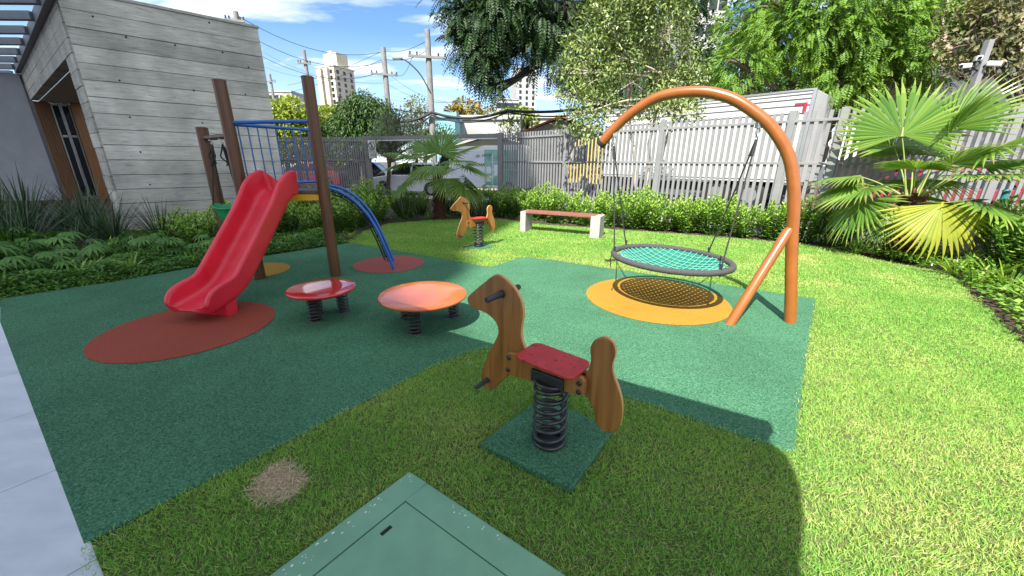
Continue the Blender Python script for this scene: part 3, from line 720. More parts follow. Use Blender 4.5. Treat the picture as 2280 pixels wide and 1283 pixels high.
# ================= arch swing =================
AB = Vector((2.78, 3.49, 0)); ad_ = Vector((-1.1, .68, 0)).normalized()
ARC = [(0, -.03), (.05, .27), (.10, .54), (.155, .85), (.19, 1.09), (.235, 1.32), (.32, 1.57), (.47, 1.79), (.62, 1.93), (.82, 2.065), (.98, 2.13), (1.14, 2.165), (1.39, 2.17), (1.60, 2.12), (1.82, 1.99), (1.97, 1.855), (2.09, 1.72)]
sw = thing('arch_swing_frame', 'tall orange-brown steel arch of the basket swing with one slanting brace', 'swing frame', AB)
def ap(s, z): return AB + ad_ * s + Vector((0, 0, z))
arc = smoothpath([ap(s, z) for s, z in ARC], 64)
b = B(); b.tube(arc, .052, n=24); b.build('arch_tube', M['arch_paint'], sw)
e = arc[-1]; dE = (arc[-1] - arc[-2]).normalized()
b = B(); b.tube([e - dE * .015, e + dE * .03, e + dE * .036], [.057, .057, .045], n=24); b.build('end_cap', M['cap'], sw)
b = B(); b.tube([Vector((2.12, 3.43, -.04)), ap(.165, .93) + Vector((-.045, -.004, -.03)), ap(.165, .95)], [.045, .045, .03], n=20); b.build('brace', M['arch_paint'], sw)
NC = Vector((1.735, 4.06, .52)); NR = .605
nest = thing('nest_swing', 'round basket swing with black rope rim and teal mat hanging under the arch', 'swing', NC)
tilt = Matrix.Rotation(math.radians(2), 3, 'Y')
def npnt(x, y, z): return NC + tilt @ Vector((x, y, z))
b = B(); b.tube([npnt(NR * math.cos(2 * math.pi * k / 72), NR * math.sin(2 * math.pi * k / 72), 0) for k in range(72)], .030, n=14, closed=True)
for k in range(150):
    a = 2 * math.pi * k / 150; c = npnt(NR * math.cos(a), NR * math.sin(a), 0)
    rd = Vector((math.cos(a), math.sin(a), 0)); b.tube([c + rd * .0295 * math.cos(q) + Vector((0, 0, .0295 * math.sin(q))) for q in np.linspace(0, 2 * math.pi, 9)[:-1]], .0042, n=5, closed=True)
b.build('rim', M['rim_rope'], nest)
RM, cell = .54, .0115
ang = math.radians(38); ca, sa = math.cos(ang), math.sin(ang)
def bz(r): return -.135 * (1 - (r / RM) ** 2) - .008
mN = int(RM / cell) + 2
vid = {}; vs = []; fs = []
def vtx(i, j):
    if (i, j) not in vid:
        x, y = i * cell, j * cell; rr_ = math.hypot(x, y); q = min(rr_, RM) / max(rr_, 1e-9); x *= q; y *= q
        vid[(i, j)] = len(vs); vs.append(npnt(x * ca - y * sa, x * sa + y * ca, bz(min(rr_, RM))))
    return vid[(i, j)]
for i in range(-mN, mN):
    for j in range(-mN, mN):
        if math.hypot((i + .5) * cell, (j + .5) * cell) > RM + cell * .5: continue
        if i % 6 < 2 and j % 6 < 2 and math.hypot(i * cell, j * cell) < RM - .035: continue
        fs.append((vtx(i, j), vtx(i + 1, j), vtx(i + 1, j + 1), vtx(i, j + 1)))
b = B(); b.add(vs, fs, True); mo = b.build('mat', M['mat_teal'], nest); md = mo.modifiers.new('solid', 'SOLIDIFY'); md.thickness = .006; md.offset = 1
b = B()
for k in range(-(mN // 6) * 6, mN, 6):
    for ax in (0, 1):
        x0 = (k + 4) * cell
        if abs(x0) > RM - .02: continue
        hh = math.sqrt(RM ** 2 - x0 ** 2); pts = []
        for t in np.linspace(-hh, hh, 15):
            x, y = (x0, t) if ax == 0 else (t, x0)
            pts.append(npnt(x * ca - y * sa, x * sa + y * ca, bz(math.hypot(x, y)) + .009))
        b.tube(pts, .0045, n=5)
b.build('mat_rope', M['mat_rope'], nest)
b = B()
for k in range(36):
    a = 2 * math.pi * k / 36
    if k % 3 == 1: continue
    b.tube([npnt(.53 * math.cos(a), .53 * math.sin(a), -.008), npnt(.575 * math.cos(a + .06), .575 * math.sin(a + .06), 0)], .004, n=5)
b.build('lacing', M['rope'], nest)
for (s, z), angs in (((1.95, 1.80), (172, 126)), ((.60, 1.84), (-64, 26))):
    hpt = ap(s, z)
    b = B(); b.box(hpt + Vector((0, 0, .005)), (.05, .05, .05)); b.tube([hpt + Vector((.018 * math.sin(q), 0, -.05 + .03 * math.cos(q))) for q in np.linspace(0, 6.283, 11)[:-1]], .006, n=7, closed=True)
    b.tube([hpt + Vector((0, .014 * math.sin(q), -.095 + .026 * math.cos(q))) for q in np.linspace(0, 6.283, 11)[:-1]], .0045, n=7, closed=True)
    b.build('shackle', M['steel'], nest)
    top = hpt + Vector((0, 0, -.12))
    for a in angs:
        a = math.radians(a); e = npnt(NR * math.cos(a), NR * math.sin(a), .03)
        b = B(); b.tube([top, e], .0075, n=7)
        b.tube([lerp(top, e, .0), lerp(top, e, .12)], .013, n=7)
        b.tube([e + Vector((0, 0, .055)), e + Vector((0, 0, .02))], .015, n=8); b.tube([e + Vector((0, 0, .02)), e + Vector((.03, 0, -.03)), e + Vector((0, 0, -.07)), e + Vector((-.03, 0, -.03))], .008, n=6, closed=True)
        if a > 2.9: b.tube([e + Vector((-.03, -.02, -.02)), e + Vector((-.045, -.03, -.1)), e + Vector((-.035, -.03, -.17))], .006, n=6)
        b.build('rope', M['rope'], nest)

# ================= bench =================
Lf = Vector((.17, 8.59, 0)); Rf = Vector((1.70, 7.84, 0)); bd = (Rf - Lf).normalized(); bn = Vector((-bd.y, bd.x, 0)); BL = (Rf - Lf).length
bench = thing('bench', 'backless bench with reddish wooden planks on two pale concrete block legs', 'bench', Lf)
for s, w in ((.0, .13), (BL - .10, .20)):
    b = B(); b.prism([(s, 0), (s + w, 0), (s + w, .40), (s, .40)], lambda a, c, z: Lf + bd * a + bn * c + Vector((0, 0, z)), -.05, .465)
    b.build('leg', M['bench_concrete'], bench, bevel=.008)
b = B()
for k in range(3):
    b.prism([(.07, .012 + k * .128), (BL - .03, .012 + k * .128), (BL - .03, .132 + k * .128), (.07, .132 + k * .128)], lambda a, c, z: Lf + bd * a + bn * c + Vector((0, 0, z)), .430, .474)
b.build('seat', M['bench_wood'], bench, bevel=.005)
# ================= vegetation =================
def n3(P, s, k):
    x, y, z = P[:, 0] * s, P[:, 1] * s, P[:, 2] * s
    return (np.sin(1.3 * x + .7 * y + k) + np.sin(1.1 * y - .9 * z + 2 * k) + np.sin(1.5 * z + .8 * x + 3 * k) + np.sin(2.3 * x - 1.9 * y + 1.1 * z)) / 4
def blob_points(c, r, dens, fill=.5, gap=-.25, gs=1.6, k=0.):
    r = np.array(r if hasattr(r, '__len__') else (r, r, r * .85)); c = np.array(c)
    n = int(dens * 4 * math.pi * (r[0] * r[1] + r[0] * r[2] + r[1] * r[2]) / 3)
    d = randdir(n); rad = fill + (1.04 - fill) * rng.uniform(0, 1, n) ** .6
    rad *= 1 + .22 * n3(d * 2.3 + c, 1.7, k)
    P = c + d * r * rad[:, None]
    keep = n3(P, gs, k + 1.) + rng.normal(scale=.18, size=n) > gap
    return P[keep], d[keep]
def feather(P, D, L, npair, w, droop=.5):
    """pinnate sprays: leaflets in two rows along a drooping stalk"""
    D = unit(D); n = len(P); L = np.broadcast_to(np.asarray(L, float), (n,))
    side = unit(np.cross(D, np.tile([0, 0, 1.], (n, 1)) + rng.normal(scale=.25, size=(n, 3))))
    VV, FF, k = [], [], 0
    for i in range(npair):
        t = (i + .7) / npair
        q = P + D * (L * t)[:, None] + np.array([0, 0, -1.]) * (droop * L * t * t)[:, None]
        tang = unit(D + np.array([0, 0, -2 * droop]) * t)
        for sg in (-1, 1):
            ld = unit(side * sg + tang * .55 + np.array([0, 0, -.25])); nn = np.cross(ld, tang) * sg
            ll = L * (.42 if i else .34) * (1 - .45 * abs(t - .4))
            V, F = leaf_arrays(q, ld, nn, ll, ll * w, fold=.1, curl=.15)
            VV.append(V); FF.append(F + k); k += len(V)
    return np.concatenate(VV), np.concatenate(FF), 2 * npair
def trunk_mesh(base, top, r, targets, blobs, wig=.12, sub=5, multi=None, lift=0.):
    b = B(); base = Vector(base); top = Vector(top)
    stems = multi or [(base, top)]
    for (a, c) in stems:
        a = Vector(a); c = Vector(c); L = (c - a).length
        pts = [lerp(a, c, t) + Vector((random.gauss(0, wig * .3), random.gauss(0, wig * .3), 0)) * (t * (1 - t) * 4) for t in np.linspace(0, 1, 7)]
        b.tube(pts, [r * (1.25 if i == 0 else 1 - .07 * i) for i in range(7)], n=10)
    for (c, rr) in blobs:
        c = Vector(c); s = random.choice(stems); st = lerp(Vector(s[0]), Vector(s[1]), random.uniform(.72, 1.)); rr0 = rr[0] if hasattr(rr, '__len__') else rr
        mid = lerp(st, c, .5) + Vector((random.gauss(0, wig), random.gauss(0, wig), random.uniform(0, wig * 2) + lift))
        b.tube(smoothpath([st, mid, c], 8), list(np.linspace(r * .55, r * .2, 9)), n=7)
        for k in range(sub):
            e = c + Vector(randdir(1, .3)[0]) * rr0 * random.uniform(.6, .95); m_ = lerp(c, e, .5) + Vector((0, 0, random.uniform(-.1, .2) * rr0))
            b.tube(smoothpath([lerp(mid, c, random.uniform(.4, 1)), m_, e], 6), list(np.linspace(r * .22, r * .05, 7)), n=5)
    return b
def tree(name, label, base, top, r, blobs, mat, kind='leaf', dens=40, L=.1, W=.05, bark='bark', gap=-.25, fill=.5, gs=1.6, npair=7, droop=.5, down=-.2, multi=None, tint=0., group=None, sub=5, seed=0, wig=.2, cat='tree', lift=0.):
    t = thing(name, label, cat, tuple(Vector(base)), group)
    trunk_mesh(base, top, r, None, blobs, multi=multi, sub=sub, wig=wig, lift=lift).build('trunk', M[bark], t)
    VV, FF, RR, k = [], [], [], 0
    for i, (c, rr) in enumerate(blobs):
        P, d = blob_points(tuple(c), rr, dens, fill, gap, gs, seed + i * .7)
        n = len(P)
        if n == 0: continue
        clump = np.clip(.46 + .26 * n3(P, 2.2, seed) + tint, 0, 1)
        if kind == 'leaf':
            D = unit(d * .8 + randdir(n) * .9 + np.array([0, 0, down])); Nn = unit(d * .6 + np.array([0, 0, .8]) + randdir(n) * .7)
            V, F = leaf_arrays(P, D, Nn, L * rng.uniform(.65, 1.3, n), W * rng.uniform(.7, 1.2, n)); rep = 2; m_ = n
        else:
            D = unit(d * 1. + randdir(n) * .6 + np.array([0, 0, down])); V, F, q = feather(P, D, L * rng.uniform(.7, 1.25, n), npair, W, droop); rep = None
        if rep: R = np.repeat(np.clip(clump + rng.normal(scale=.2, size=n), 0, .99), 2)
        else: R = np.concatenate([np.repeat(np.clip(clump + rng.normal(scale=.15, size=n), 0, .99), 2) for _ in range(q)])
        VV.append(V); FF.append(F + k); RR.append(R); k += len(V)
    link('crown', np_mesh('crown', np.concatenate(VV), np.concatenate(FF), np.concatenate(RR)), M[mat], t)
    return t
# ---- clusia shrubs ----
def clusia_mesh(seed, rad, h, nst, L=.085):
    r0 = np.random.default_rng(seed); Ps, Ds, Ns = [], [], []
    b = B()
    for s in range(nst):
        a = r0.uniform(0, 6.283); q = rad * math.sqrt(r0.uniform(0, 1)); top = np.array([q * math.cos(a), q * math.sin(a), h * (1 - .38 * (q / rad) ** 2) * r0.uniform(.72, 1.1)])
        bot = np.array([top[0] * .35, top[1] * .35, 0.]); ax = unit((top - bot)[None])[0]
        b.tube([bot, bot * .4 + top * .6 + np.array([0, 0, -.04]), top], [.008, .006, .004], n=5)
        for lev in range(9):
            p = top - ax * (.036 * lev) * (1 + .06 * lev) + np.array([top[0], top[1], 0]) * -.0
            if p[2] < .05: continue
            k = 2; a0 = r0.uniform(0, 6.28) if lev == 0 else a0 + 1.57
            for m_ in range(k):
                t = a0 + math.pi * m_; hor = np.array([math.cos(t), math.sin(t), 0])
                el = [1.4, .9, .55, .35, .2, .1, 0, -.1, -.2][lev] + r0.normal(0, .15)
                d = hor + np.array([0, 0, el]); Ps.append(p); Ds.append(d); Ns.append(np.array([0, 0, 1.]) - hor * .3 + r0.normal(0, .12, 3))
    P, D, Nn = np.array(Ps), np.array(Ds), np.array(Ns); n = len(P)
    V, F = leaf_arrays(P, D, Nn, L * r0.uniform(.7, 1.2, n), L * .56 * r0.uniform(.8, 1.1, n), fold=.12, curl=-.08, at=.62)
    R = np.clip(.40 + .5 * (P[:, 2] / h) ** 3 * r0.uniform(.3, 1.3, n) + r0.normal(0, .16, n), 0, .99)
    sv = np.array(b.v); sf = np.array([f for f in b.f if len(f) == 4]); 
    return np.concatenate([V, sv]), np.concatenate([F, sf + len(V)]), np.concatenate([np.repeat(R, 2), np.zeros(len(sf))])
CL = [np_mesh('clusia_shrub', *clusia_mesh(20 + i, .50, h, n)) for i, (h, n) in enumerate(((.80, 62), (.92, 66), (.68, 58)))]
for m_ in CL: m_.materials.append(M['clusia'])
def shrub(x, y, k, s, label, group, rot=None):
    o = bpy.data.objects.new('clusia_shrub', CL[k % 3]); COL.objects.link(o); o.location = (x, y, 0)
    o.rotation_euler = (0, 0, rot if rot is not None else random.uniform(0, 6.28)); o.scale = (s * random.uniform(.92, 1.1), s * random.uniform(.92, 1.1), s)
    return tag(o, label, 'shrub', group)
G1 = 'sunlit round-leaved hedge shrubs below the slatted fence'
rightrow = [((.55, 10.55), .95, 'first sunlit shrub of the fence hedge, at its shaded end beside the gate post'),
 ((1.15, 10.05), .98, 'sunlit hedge shrub behind the left half of the bench'), ((1.80, 9.75), .9, 'sunlit hedge shrub behind the middle of the bench'),
 ((2.35, 9.5), .95, 'sunlit hedge shrub behind the right leg of the bench'), ((2.90, 9.25), 1.0, 'sunlit hedge shrub just right of the bench'),
 ((3.45, 9.0), .98, 'sunlit hedge shrub behind the left rope of the basket swing'), ((4.0, 8.75), .95, 'sunlit hedge shrub behind the middle of the basket swing'),
 ((4.50, 8.5), .95, 'sunlit hedge shrub behind the right rim of the basket swing'), ((5.0, 8.25), .95, 'sunlit hedge shrub behind the right-hand swing ropes'),
 ((5.50, 7.98), .98, 'sunlit hedge shrub seen between the swing brace and arch post'), ((5.95, 7.75), 1.0, 'sunlit hedge shrub just right of the swing arch post'),
 ((6.45, 7.55), 1.12, 'taller hedge shrub standing between the swing arch and the right palm')]
for i, ((x, y), s, lb) in enumerate(rightrow): shrub(x, y, i, s, lb, G1)
back = [((.95, 11.1), 'hedge shrub in the back row near the gate post'), ((1.75, 10.75), 'back-row hedge shrub rising above the bench seat'), ((2.6, 10.3), 'back-row hedge shrub left of the basket swing ropes'), ((3.4, 9.85), 'back-row hedge shrub between the two fence posts behind the swing'), ((4.2, 9.35), 'back-row hedge shrub under the right swing shackle'), ((5.0, 8.9), 'back-row hedge shrub beside the fence post inside the arch')]
for i, ((x, y), lb) in enumerate(back): shrub(x, y, i + 1, 1.06, lb, G1)
G2 = 'shaded round-leaved shrubs in front of the gateway'
mid = [((-3.55, 9.9), .9, 'shaded shrub right behind the blue climber'), ((-2.95, 10.6), .95, 'shaded shrub below the parked silver car'), ((-2.75, 11.5), .9, 'shaded shrub behind the dark palm on its left side'), ((-1.35, 11.35), .95, 'shaded shrub right of the dark palm trunk'), ((-.85, 11.4), .95, 'shaded shrub behind the head of the far spring horse'), ((-.35, 11.25), .95, 'shaded shrub behind the tail of the far spring horse'), ((.15, 11.0), 1.0, 'last shaded shrub before the hedge turns sunny at the gate post'), ((-3.85, 10.5), 1.15, 'tall shaded shrub with upright shoots beside the left gate post'), ((-1.9, 11.7), .9, 'shaded shrub hidden behind the dark palm'), ((-.1, 12.0), 1.05, 'shaded shrub at the foot of the right gate post')]
for i, ((x, y), s, lb) in enumerate(mid): shrub(x, y, i, s, lb, G2)
G3 = 'shaded round-leaved shrubs in the bed behind the play tower'
lft = [((-5.55, 6.7), .9, 'shaded shrub left of the slender swing post'), ((-5.15, 7.3), .95, 'shaded shrub behind the green bucket swing'), ((-4.7, 7.75), .9, 'shaded shrub seen through the gap under the slide top'), ((-4.15, 7.95), .92, 'shaded shrub right of the slide'), ((-3.75, 8.45), .95, 'shaded shrub behind the right tower post'), ((-3.7, 9.15), .92, 'shaded shrub under the curve of the blue climber'), ((-5.9, 8.0), 1.0, 'shaded shrub against the concrete wall behind the tower'), ((-5.2, 8.8), 1.0, 'shaded shrub in the back row behind the tower railing'), ((-4.5, 9.2), 1.05, 'shaded shrub in front of the slatted fence behind the tower'), ((-6.25, 7.2), .85, 'shaded shrub at the left end of the row by the upright grass'), ((-4.3, 10.0), 1.1, 'shaded shrub below the end of the left fence')]
for i, ((x, y), s, lb) in enumerate(lft): shrub(x, y, i + 2, s, lb, G3)
G4 = 'bright bushes along the right edge of the lawn'
for i, ((x, y), s, lb) in enumerate([((7.55, 5.55), 1.15, 'bright bush beside the white meter box'), ((7.0, 4.75), 1.2, 'bright bush at the right edge behind the strap-leaved lilies'), ((6.55, 4.1), 1.1, 'bright low bush at the right edge where the bed curves'), ((6.1, 3.45), 1.0, 'nearest bright bush cut by the right edge of the photo'), ((8.3, 5.9), 1.35, 'tall bright bush behind the teal post')]): shrub(x, y, i, s, lb, G4)
# ---- strap-leaved plants ----
def strap_mesh(seed, n, L, W, arch, up=1.):
    r0 = np.random.default_rng(seed); VV, FF, RR, k = [], [], [], 0; m_ = 7
    for i in range(n):
        a = r0.uniform(0, 6.283); l = L * r0.uniform(.6, 1.15); el = r0.uniform(.55, 1.35) * up; hor = np.array([math.cos(a), math.sin(a), 0]); sd_ = np.array([-math.sin(a), math.cos(a), 0])
        base = hor * r0.uniform(0, .05); w = W * r0.uniform(.7, 1.15); ar = arch * r0.uniform(.5, 1.4)
        V = []
        for j in range(m_ + 1):
            t = j / m_; ww = w * (1.0 - .25 * (1 - t)) * (1 - t ** 3.2) + .0006
            p = base + hor * l * t * math.cos(el) + np.array([0, 0, l * (t * math.sin(el) - ar * t * t)])
            V += [p + sd_ * ww / 2 + np.array([0, 0, w * .18 * (1 - t)]), p, p - sd_ * ww / 2 + np.array([0, 0, w * .18 * (1 - t)])]
        F = []
        for j in range(m_):
            for c in (0, 1): F.append((3 * j + c, 3 * j + c + 1, 3 * j + c + 4, 3 * j + c + 3))
        VV.append(np.array(V)); FF.append(np.array(F) + k); k += len(V); RR.append(np.full(len(F), np.clip(r0.normal(.5, .24), 0, .99)))
    return np.concatenate(VV), np.concatenate(FF), np.concatenate(RR)
def variants(name, args, mat):
    ms = []
    for a in args:
        me = np_mesh(name, *strap_mesh(*a), smooth=True); me.materials.append(M[mat]); ms.append(me)
    return ms
LILY = variants('lily_plant', [(1, 26, .48, .030, .42), (2, 22, .42, .026, .5), (3, 30, .52, .032, .45)], 'strap')
UPG = variants('sword_grass', [(4, 90, .95, .016, .22, 1.05), (5, 110, 1.05, .015, .2, 1.08), (6, 80, .85, .016, .3, 1.0)], 'darkstrap')
def plant(name, ms, i, x, y, s, label, cat, group, z=0.):
    o = bpy.data.objects.new(name, ms[i % len(ms)]); COL.objects.link(o); o.location = (x, y, z); o.rotation_euler = (0, 0, random.uniform(0, 6.28)); o.scale = (s, s, s)
    return tag(o, label, cat, group, 'thing')
GL = 'strap-leaved lily plants around the right palm and bed'
for i, ((x, y), s, lb) in enumerate([((6.10, 6.62), .95, 'lily plant at the left foot of the right palm'), ((6.38, 6.22), .9, 'lily plant in front of the right palm trunk'), ((6.70, 6.0), .9, 'lily plant under the yellow hanging palm leaf'), ((7.05, 5.75), .95, 'lily plant right of the palm, beside the meter box'), ((6.75, 5.40), 1.15, 'lily plant in front of the meter box with long yellowish leaves'), ((6.55, 4.95), 1.2, 'sunlit lily plant where the lawn edge starts to curve'), ((6.25, 4.55), 1.15, 'sunlit lily plant midway along the curved right bed'), ((5.85, 4.1), 1.1, 'sunlit lily plant low on the curved right bed'), ((5.55, 3.62), 1.05, 'sunlit lily plant with leaves reaching the lawn near the right edge'), ((5.25, 3.15), 1.05, 'nearest lily plant cut off by the right edge'), ((7.35, 5.2), 1.4, 'lily plant in the second row behind the meter box'), ((6.95, 4.6), 1.35, 'lily plant in the second row where the bed starts to curve'), ((6.55, 4.05), 1.35, 'lily plant in the second row midway along the right bed'), ((6.1, 3.55), 1.3, 'lily plant in the second row near the right edge'), ((6.35, 5.25), .95, 'small lily plant at the lawn corner in front of the meter box'), ((6.05, 4.75), 1.0, 'small lily plant leaning over the curved lawn edge')]): plant('lily_plant', LILY, i, x, y, s * 1.15, lb, 'plant', GL)
GM = 'small strap-leaved plants in the shade'
for i, ((x, y), s, lb) in enumerate([((-2.30, 10.45), .7, 'striped strap plant at the left foot of the dark palm'), ((-1.85, 10.65), .75, 'striped strap plant at the right foot of the dark palm'), ((-3.30, 7.65), .75, 'pale strap plant beside the right tower post at the lawn corner'), ((-4.95, 5.75), .7, 'strap plant left of the slide in the ground cover'), ((-5.30, 5.35), .7, 'strap plant in the ground cover beside the slide foot'), ((-5.75, 5.1), .8, 'strap plant behind the low ground cover on the left'), ((-6.15, 4.85), .75, 'strap plant among the finger-leaved plants on the left'), ((-5.9, 4.15), 1.0, 'strap plant spilling over the rubber edge at the far left'), ((-5.55, 4.65), 0.95, 'strap plant at the rubber edge left of the red circle'), ((-5.2, 4.98), 0.9, 'strap plant at the rubber edge behind the red circle'), ((-4.75, 5.45), 0.9, 'strap plant at the rubber edge left of the slide'), ((-4.45, 6.15), 0.9, 'strap plant behind the yellow circle of the bucket swing'), ((-4.0, 6.75), 0.85, 'strap plant seen under the slide'), ((-6.5, 4.25), 1.1, 'strap plant cut by the left edge among the ground cover'), ((-6.3, 5.75), 1.15, 'tall strap plant in the middle of the left bed'), ((-5.75, 6.05), 1.1, 'tall strap plant before the round-leaved shrubs of the left bed'), ((-7.1, 5.4), 1.2, 'tall strap plant below the sword grass at the left'), ((-3.75, 7.3), 0.8, 'strap plant between the slide and the right tower post')]): plant('strap_plant', LILY, i, x, y, s, lb, 'plant', GM)
GU = 'tall dark sword grasses before the concrete building'
for i, ((x, y), s, lb) in enumerate([((-6.55, 7.0), .95, 'dark sword grass clump with long upright leaves beside the shrubs'), ((-7.15, 6.7), 1.05, 'dark sword grass clump at the corner of the concrete wall'), ((-7.75, 6.95), 1.1, 'dark sword grass clump in front of the right wood panel'), ((-8.25, 6.35), 1.1, 'dark sword grass clump leaning over before the glass door'), ((-8.9, 6.85), 1.1, 'dark sword grass clump before the door handle'), ((-9.2, 7.7), 1.2, 'dark sword grass clump at the back before the left slatted wood'), ((-9.9, 6.9), 1.1, 'dark sword grass clump before the grey rendered wall'), ((-10.8, 7.4), 1.15, 'dark sword grass clump at the far left edge of the photo'), ((-7.0, 5.9), .9, 'dark sword grass clump behind the finger-leaved plants'), ((-9.6, 8.6), 1.25, 'dark sword grass clump in the back row before the slatted wood panel'), ((-10.6, 8.3), 1.3, 'dark sword grass clump in the back row before the grey rendered wall'), ((-11.6, 8.6), 1.3, 'dark sword grass clump far back at the left edge'), ((-8.6, 7.6), 1.2, 'dark sword grass clump in the back row beside the concrete corner'), ((-8.0, 5.9), 1.0, 'low dark sword grass clump at the left edge of the bed'), ((-9.3, 6.0), 1.1, 'dark sword grass clump cut by the left edge of the photo')]): plant('sword_grass', UPG, i, x, y, s * 1.15, lb, 'grass clump', GU)
# finger-leaved philodendrons on the left
def finger_mesh(seed, n, L):
    r0 = np.random.default_rng(seed); P, D, Nn, Ls, Ws = [], [], [], [], []
    b = B()
    for i in range(n):
        a = r0.uniform(0, 6.283); el = r0.uniform(.5, 1.35); pl = L * r0.uniform(.7, 1.5); hor = np.array([math.cos(a), math.sin(a), 0.])
        tip = hor * pl * math.cos(el) + np.array([0, 0, pl * math.sin(el)]); b.tube([np.zeros(3), tip * .55 + np.array([0, 0, .04]), tip], [.006, .005, .003], n=4)
        ax = hor * .9 + np.array([0, 0, -.1]); sd_ = np.array([-math.sin(a), math.cos(a), 0.])
        for j in range(11):
            t = (j - 5) / 5.; d = ax * math.cos(t * 1.9) + sd_ * math.sin(t * 1.9) + np.array([0, 0, -.22 + r0.normal(0, .08)]); P.append(tip); D.append(d); Nn.append(np.array([0, 0, 1.]) + hor * .3); Ls.append(L * .62 * (1 - .35 * abs(t)) * r0.uniform(.9, 1.1)); Ws.append(L * .105)
    P, D, Nn = np.array(P), np.array(D), np.array(Nn)
    V, F = leaf_arrays(P, D, Nn, np.array(Ls), np.array(Ws), fold=.1, curl=.25, at=.5)
    R = np.repeat(np.clip(np.repeat(r0.normal(.5, .22, n), 11) + r0.normal(0, .06, 11 * n), 0, .99), 2); sv = np.array(b.v); sf = np.array([f for f in b.f if len(f) == 4])
    return np.concatenate([V, sv]), np.concatenate([F, sf + len(V)]), np.concatenate([R, np.full(len(sf), .3)])
FIN = [np_mesh('philodendron', *finger_mesh(s, 26, .34)) for s in (3, 4)]
for m_ in FIN: m_.materials.append(M['cover'])
GP = 'finger-leaved philodendrons in the left bed'
for i, ((x, y), s, lb) in enumerate([((-6.15, 4.55), 1., 'finger-leaved philodendron nearest the left edge of the rubber floor'), ((-6.75, 4.75), 1.1, 'finger-leaved philodendron at the left edge of the photo'), ((-6.0, 5.25), 1., 'finger-leaved philodendron behind the strap plants'), ((-6.7, 5.5), 1.1, 'finger-leaved philodendron in front of the sword grass'), ((-7.5, 5.5), 1.15, 'finger-leaved philodendron far left below the glass door'), ((-5.55, 5.75), .95, 'finger-leaved philodendron left of the slide'), ((-6.15, 6.2), 1., 'finger-leaved philodendron between sword grass and round-leaved shrubs'), ((-8.2, 5.8), 1.15, 'finger-leaved philodendron far left below the grey wall'), ((-5.0, 6.35), .9, 'finger-leaved philodendron behind the slide foot'), ((-7.3, 4.9), 1.1, 'finger-leaved philodendron cut by the left edge')]): plant('philodendron', FIN, i, x, y, s, lb, 'plant', GP)
# low carpet of ground cover along the rubber edge and under the shrubs
def carpet(name, pts_fn, n, hmax, L, mat, rlo=.2, hf=None):
    P2 = pts_fn(n); n = len(P2); h = hmax * (.35 + .65 * rng.uniform(0, 1, n)) * np.clip(.8 + .45 * smooth_noise(P2, 3.1, 2.), .25, 1.3)
    if hf: h = h * hf(P2)
    d = randdir(n); d[:, 2] = np.abs(d[:, 2]) * .35
    V, F = leaf_arrays(np.c_[P2, h], d, np.tile([0, 0, 1.], (n, 1)) + rng.normal(scale=.35, size=(n, 3)), L * rng.uniform(.6, 1.3, n), L * .6 * rng.uniform(.7, 1.2, n), fold=.1)
    o = link(name, np_mesh(name, V, F, np.repeat(np.clip(rlo + .5 * rng.uniform(0, 1, n) + .2 * (h > .8 * hmax), 0, .99), 2)), M[mat]); o['kind'] = 'stuff'; return o
ea, eb = Vector((-6.3, 3.2, 0)), Vector((-3.15, 7.16, 0)); edd = (eb - ea); enn = Vector((-edd.y, edd.x, 0)).normalized()
def strip(n):
    t = rng.uniform(-.15, 1, n); w = rng.uniform(0, 1, n) ** 1.2 * 1.6 - .09 + rng.normal(scale=.02, size=n)
    P = np.stack([ea.x + edd.x * t + enn.x * w, ea.y + edd.y * t + enn.y * w], 1); return P[~inpoly(P, RUB)]
carpet('ground_cover', strip, 46000, .21, .046, 'cover', hf=lambda P: np.clip((((P[:, 0] - ea.x) * enn.x + (P[:, 1] - ea.y) * enn.y) + .05) / .28, .06, 1))
def strip2(n):
    P = np.stack([rng.uniform(-9.5, 7.5, n), rng.uniform(3.5, 12.5, n)], 1); P = P[inpoly(P, bed)]; return P[~inpoly(P, grow(LAWN, .02)) & ~inpoly(P, grow(RUB, .02)) & (np.abs(P[:, 0]) < 1.4 * P[:, 1] + 1) & ((P[:, 0] > -.3 * P[:, 1] - 1.5) | (rng.uniform(0, 1, len(P)) < .6))]
carpet('undergrowth', strip2, 26000, .16, .06, 'cover', .05)
def strip3(n):
    P = np.stack([rng.uniform(4.3, 8.6, n), rng.uniform(2.4, 7.4, n)], 1); return P[inpoly(P, bed) & ~inpoly(P, grow(LAWN, .0))]
carpet('bed_cover', strip3, 16000, .20, .065, 'clusia', .1)

